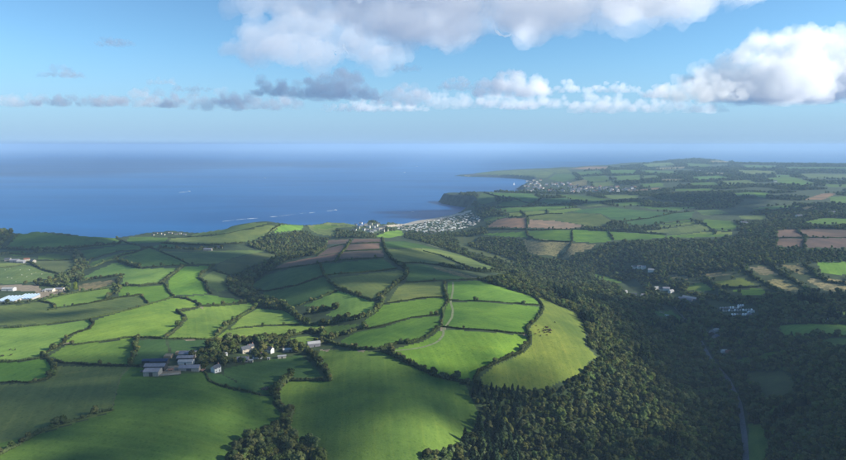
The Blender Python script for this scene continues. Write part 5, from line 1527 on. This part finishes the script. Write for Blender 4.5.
def cow_mesh(mat, graze):
    body = [((-.95, 0, 1.12), .26), ((-.5, 0, 1.08), .38), ((.1, 0, 1.03), .40), ((.6, 0, 1.06), .37), ((.85, 0, 1.15), .27)]
    head = [((1.15, 0, .85), .17), ((1.35, 0, .45), .15), ((1.5, 0, .18), .10)] if graze else [((1.15, 0, 1.42), .18), ((1.4, 0, 1.55), .16), ((1.7, 0, 1.42), .10)]
    legs = []
    for s in (-1, 1):
        legs.append((1, [((-.72, s * .24, .8), .18), ((-.62, s * .24, .62), .11), ((-.80, s * .24, .42), .075), ((-.76, s * .24, .03), .07)]))
        legs.append((3, [((.62, s * .22, .75), .14), ((.64, s * .22, .42), .085), ((.62, s * .22, .03), .07)]))
    return skin_animal('cow', mat, body, legs, head, 0)
COWS = [cow_mesh('dark_hide', True), cow_mesh('dark_hide', False), cow_mesh('brown_hide', True)]
rs = random.Random(31)
def cow(u, v, label, group):
    x, y, z = ground(u, v)
    o = bpy.data.objects.new('cow', rs.choice(COWS)); COL.objects.link(o)
    o.location = (x[0], y[0], z[0] - .02); o.rotation_euler = (0, 0, rs.uniform(0, 6.28)); o.scale = (1.1,) * 3
    tag(o, label, 'cow', group)
for i in range(34):
    a = rs.uniform(0, 6.28); q = abs(rs.gauss(0, 1))
    u, v = 546 + q * math.cos(a) * 6.5, 331 + q * math.sin(a) * 3.6
    cow(u, v, 'dark cow in the herd on the yellow green hill field', 'cattle herd on the hill field')
for (X_, Y_) in [(62, 360), (90, 360), (65, 393), (20, 397), (12, 396)]:
    cow(X_ / 5.97, 290 + Y_ / 5.97, 'dark cow grazing in the lit field at the left edge', 'cattle at the left edge')
sh = skin_animal('sheep', 'fleece', [((-.45, 0, .62), .2), ((-.2, 0, .6), .3), ((.2, 0, .6), .3), ((.42, 0, .66), .2)],
                 [(1, [((-.3, s * .16, .4), .1), ((-.24, s * .16, .28), .06), ((-.32, s * .16, .02), .05)]) for s in (-1, 1)] + [(2, [((.26, s * .16, .36), .09), ((.26, s * .16, .02), .05)]) for s in (-1, 1)],
                 [((.6, 0, .8), .12), ((.8, 0, .74), .08)], 0)
for (X_, Y_) in [(70, 350), (175, 300), (215, 315), (250, 325), (60, 290), (130, 330), (30, 300), (160, 340), (95, 370), (190, 325), (45, 345), (120, 300)]:
    x, y, z = ground(X_ / 5.97, 220 + Y_ / 5.97)
    o = bpy.data.objects.new('sheep', sh); COL.objects.link(o)
    o.location = (x[0], y[0], z[0] - .02); o.rotation_euler = (0, 0, rs.uniform(0, 6.28)); o.scale = (1.3,) * 3
    tag(o, 'white sheep scattered in the olive field below the left hamlet', 'sheep', 'sheep below the left hamlet')

# ------------------------------------------------------------------ boats and their wakes
plain('foam', (0.62, 0.66, 0.70), 0.7, 0.2, 0.1)
plain('sail_cloth', (0.82, 0.82, 0.80), 0.7, 0.04, 1.0)
def hull(parent, L, Wd, h, mat):
    V, F = [], []
    sec = [(-.5, .75, 0), (-.2, 1, 0), (.15, .95, 0), (.38, .55, .1), (.5, .04, .22)]
    for t, w, up in sec:
        V += [(t * L, -w * Wd / 2, h * (1 + up)), (t * L, -w * Wd * .32, -h * .4), (t * L, w * Wd * .32, -h * .4), (t * L, w * Wd / 2, h * (1 + up))]
    for i in range(len(sec) - 1):
        k = i * 4
        F += [(k, k + 1, k + 5, k + 4), (k + 1, k + 2, k + 6, k + 5), (k + 2, k + 3, k + 7, k + 6), (k + 3, k, k + 4, k + 7)]
    F += [(0, 3, 2, 1), (16, 17, 18, 19)]
    return mesh_obj('hull', V, F, mat, parent)
def motor_boat(u, v, L, rot, label):
    x, y = on_plane(u, v, 0.0); e = empty('motor_boat', (float(x), float(y), 0.05), R(rot))
    hull(e, L, L * .3, L * .09, 'white_paint')
    c = part('cabin', [(-L * .18, L * .12, -L * .1, L * .1, L * .085, L * .2)], 'white_paint', e)
    part('windscreen', [(L * .118, L * .135, -L * .085, L * .085, L * .12, L * .185)], 'glass_dark', c)
    return tag(e, label, 'boat')
def sail_boat(u, v, L, rot, label):
    x, y = on_plane(u, v, 0.0); e = empty('sailing_boat', (float(x), float(y), 0.05), R(rot))
    hull(e, L, L * .28, L * .09, 'white_paint')
    part('mast', [(L * .05, L * .07, -L * .01, L * .01, L * .05, L * 1.35)], 'grey_sheet', e)
    for nm, pts in (('mainsail', [(.045, 1.3), (-.42, .17), (.045, .17)]), ('jib', [(.075, 1.15), (.46, .12), (.085, .15)])):
        V = [(a * L, s * .04, b * L) for s in (-1, 1) for a, b in pts]
        mesh_obj(nm, V, [(0, 1, 2), (5, 4, 3), (0, 3, 4, 1), (1, 4, 5, 2), (2, 5, 3, 0)], 'sail_cloth', e)
    return tag(e, label, 'boat')
def wake(segs):
    for (ua, va, ub, vb, w) in segs:
        xa, ya = on_plane(ua, va, 0.0); xb, yb = on_plane(ub, vb, 0.0)
        L = math.hypot(xb - xa, yb - ya); n_ = 14; tx, ty = (xb - xa) / L, (yb - ya) / L
        V, F = [], []
        for i in range(n_ + 1):
            t = i / n_; ww = w * (0.35 + .65 * math.sin(math.pi * min(1, t + .12))) * rs.uniform(.6, 1.2)
            for s in (-.5, .5):
                V.append((xa + tx * L * t - ty * ww * s, ya + ty * L * t + tx * ww * s, .06))
        F = [(2 * i, 2 * i + 2, 2 * i + 3, 2 * i + 1) for i in range(n_)]
        o = mesh_obj('boat_wake', V, F, 'foam'); o['kind'] = 'stuff'
motor_boat(335.5, 210.2, 15, 12, 'white motor boat ahead of the long broken wake off the coast')
wake([(327, 210.9, 334.8, 210.2, 10), (309, 212.9, 315.5, 212.3, 12), (299, 213.5, 306, 213.0, 5), (270, 216.8, 278, 216.4, 14), (247, 218.8, 258, 218.2, 14), (236, 219.8, 246, 219.0, 8), (279, 216.2, 296, 214, 4), (222, 221.5, 234, 220, 6)])
motor_boat(189, 191.4, 18, 10, 'white motor boat with a short wake far out at the left')
wake([(179, 192.6, 188, 191.6, 18)])
motor_boat(265, 178.2, 20, 0, 'tiny white boat far out left of the middle')
motor_boat(417, 166.5, 26, 0, 'tiny white boat far out right of the middle')
motor_boat(404.5, 172.5, 22, 20, 'second tiny white boat far out below the other at the middle')
motor_boat(413, 212, 12, 30, 'small white boat in the bay off the beach')
sail_boat(514, 185, 16, 20, 'white sailing boat in the bay before the far town')

# ------------------------------------------------------------------ small things
def fence(label, pts):
    P = poly_ground(pts, 1.5); x, y, ln = resample(P, 3.5); z = z_at(x, y)
    e = empty('wire_fence', (x[0], y[0], z[0]))
    me = None
    for i in range(len(x)):
        if me is None:
            o = part('post', [(-.07, .07, -.07, .07, -.3, 1.25)], 'bark', e); me = o.data
        else:
            o = bpy.data.objects.new('post', me); COL.objects.link(o); o.parent = e
        o.location = (x[i] - x[0], y[i] - y[0], z[i] - z[0])
    for hgt in (.4, .8, 1.15):
        V, F = [], []
        for i in range(len(x)):
            V += [(x[i] - x[0], y[i] - y[0] + .08, z[i] - z[0] + hgt - .015), (x[i] - x[0], y[i] - y[0] + .08, z[i] - z[0] + hgt + .015)]
        F = [(2 * i, 2 * i + 2, 2 * i + 3, 2 * i + 1) for i in range(len(x) - 1)]
        mesh_obj('wire', V, F, 'grey_sheet', e)
    return tag(e, label, 'fence')
fence('thin wire fence from the shrub line up to the farm hedge', [(112, 411), (114, 400), (117, 388), (121, 376), (128, 368)])
def yard_wall(label, pts, h=1.3, w=.5):
    P = poly_ground(pts, 2); V, F = [], []
    x, y, ln = resample(P, 2.0); z = z_at(x, y); dx, dy = np.gradient(x), np.gradient(y); l = np.hypot(dx, dy)
    for i in range(len(x)):
        ox, oy = -dy[i] / l[i] * w / 2, dx[i] / l[i] * w / 2
        V += [(x[i] - ox, y[i] - oy, z[i] - .4), (x[i] + ox, y[i] + oy, z[i] - .4), (x[i] + ox, y[i] + oy, z[i] + h), (x[i] - ox, y[i] - oy, z[i] + h)]
    for i in range(len(x) - 1):
        k = 4 * i
        F += [(k, k + 4, k + 7, k + 3), (k + 1, k + 2, k + 6, k + 5), (k + 3, k + 7, k + 6, k + 2)]
    F += [(0, 3, 2, 1), (len(V) - 4, len(V) - 3, len(V) - 2, len(V) - 1)]
    return tag(mesh_obj('yard_wall', V, F, 'stone_wall'), label, 'wall')
yard_wall('low pale stone wall along the front of the farm yard', [(160, 375.6), (170, 375), (180, 374)])

# wrapped bales and a trailer about the farm yard
plain('bale_wrap', (0.035, 0.04, 0.04), 0.35, 0.2, 1.0, 0.4)
def round_bale_mesh():
    V, F = [], []
    prof = [(0, -.62), (.52, -.62), (.64, -.5), (.66, 0), (.64, .5), (.52, .62), (0, .62)]
    k_ = 12
    for r_, y_ in prof:
        for i in range(k_):
            a = 2 * math.pi * i / k_
            V.append((max(r_, .01) * math.cos(a), y_, .6 + max(r_, .01) * math.sin(a)))
    for j in range(len(prof) - 1):
        for i in range(k_):
            F.append((j * k_ + i, j * k_ + (i + 1) % k_, (j + 1) * k_ + (i + 1) % k_, (j + 1) * k_ + i))
    me = bpy.data.meshes.new('round_bale'); me.from_pydata(V, [], F); me.materials.append(MATS['bale_wrap']); me.update()
    return me
BM = round_bale_mesh()
x0_, y0_, z0_ = ground(141, 372)
for i in range(12):
    xx, yy = x0_[0] + (i % 6) * 1.45 + rs.uniform(-.1, .1), y0_[0] + (i // 6) * 1.6
    o = bpy.data.objects.new('round_bale', BM); COL.objects.link(o)
    o.location = (xx, yy, float(z_at(xx, yy)) - .05); o.rotation_euler = (0, 0, rs.uniform(-.1, .1))
    tag(o, 'black wrapped round bale in the rows left of the farm barns', 'bale', 'round bales by the farm')
def trailer(label, u, v, rot):
    x, y, z = ground(u, v); e = empty('farm_trailer', (x[0], y[0], z[0]), R(rot))
    part('bed', [(-2.4, 2.4, -1.1, 1.1, .85, 1.05), (-2.4, 2.4, -1.1, -1.02, 1.05, 1.6), (-2.4, 2.4, 1.02, 1.1, 1.05, 1.6), (-2.4, -2.32, -1.02, 1.02, 1.05, 1.6)], 'brick_red', e)
    part('drawbar', [(2.4, 3.9, -.08, .08, .7, .86)], 'grey_sheet', e)
    for sx_ in (-.9, .3):
        for sy_ in (-1, 1):
            V = [(sx_ + .45 * math.cos(a), sy_ * (.95 + w), .45 + .45 * math.sin(a)) for w in (-.12, .12) for a in [2 * math.pi * i / 12 for i in range(12)]]
            mesh_obj('wheel', V, [(i, (i + 1) % 12, 12 + (i + 1) % 12, 12 + i) for i in range(12)] + [tuple(range(12)), tuple(range(23, 11, -1))], 'bale_wrap', e)
    return tag(e, label, 'trailer')
trailer('red farm trailer parked in the middle of the farm yard', 171, 370.6, 30)
trailer('red farm trailer at the right end of the farm by the trees', 203, 371.2, 80)
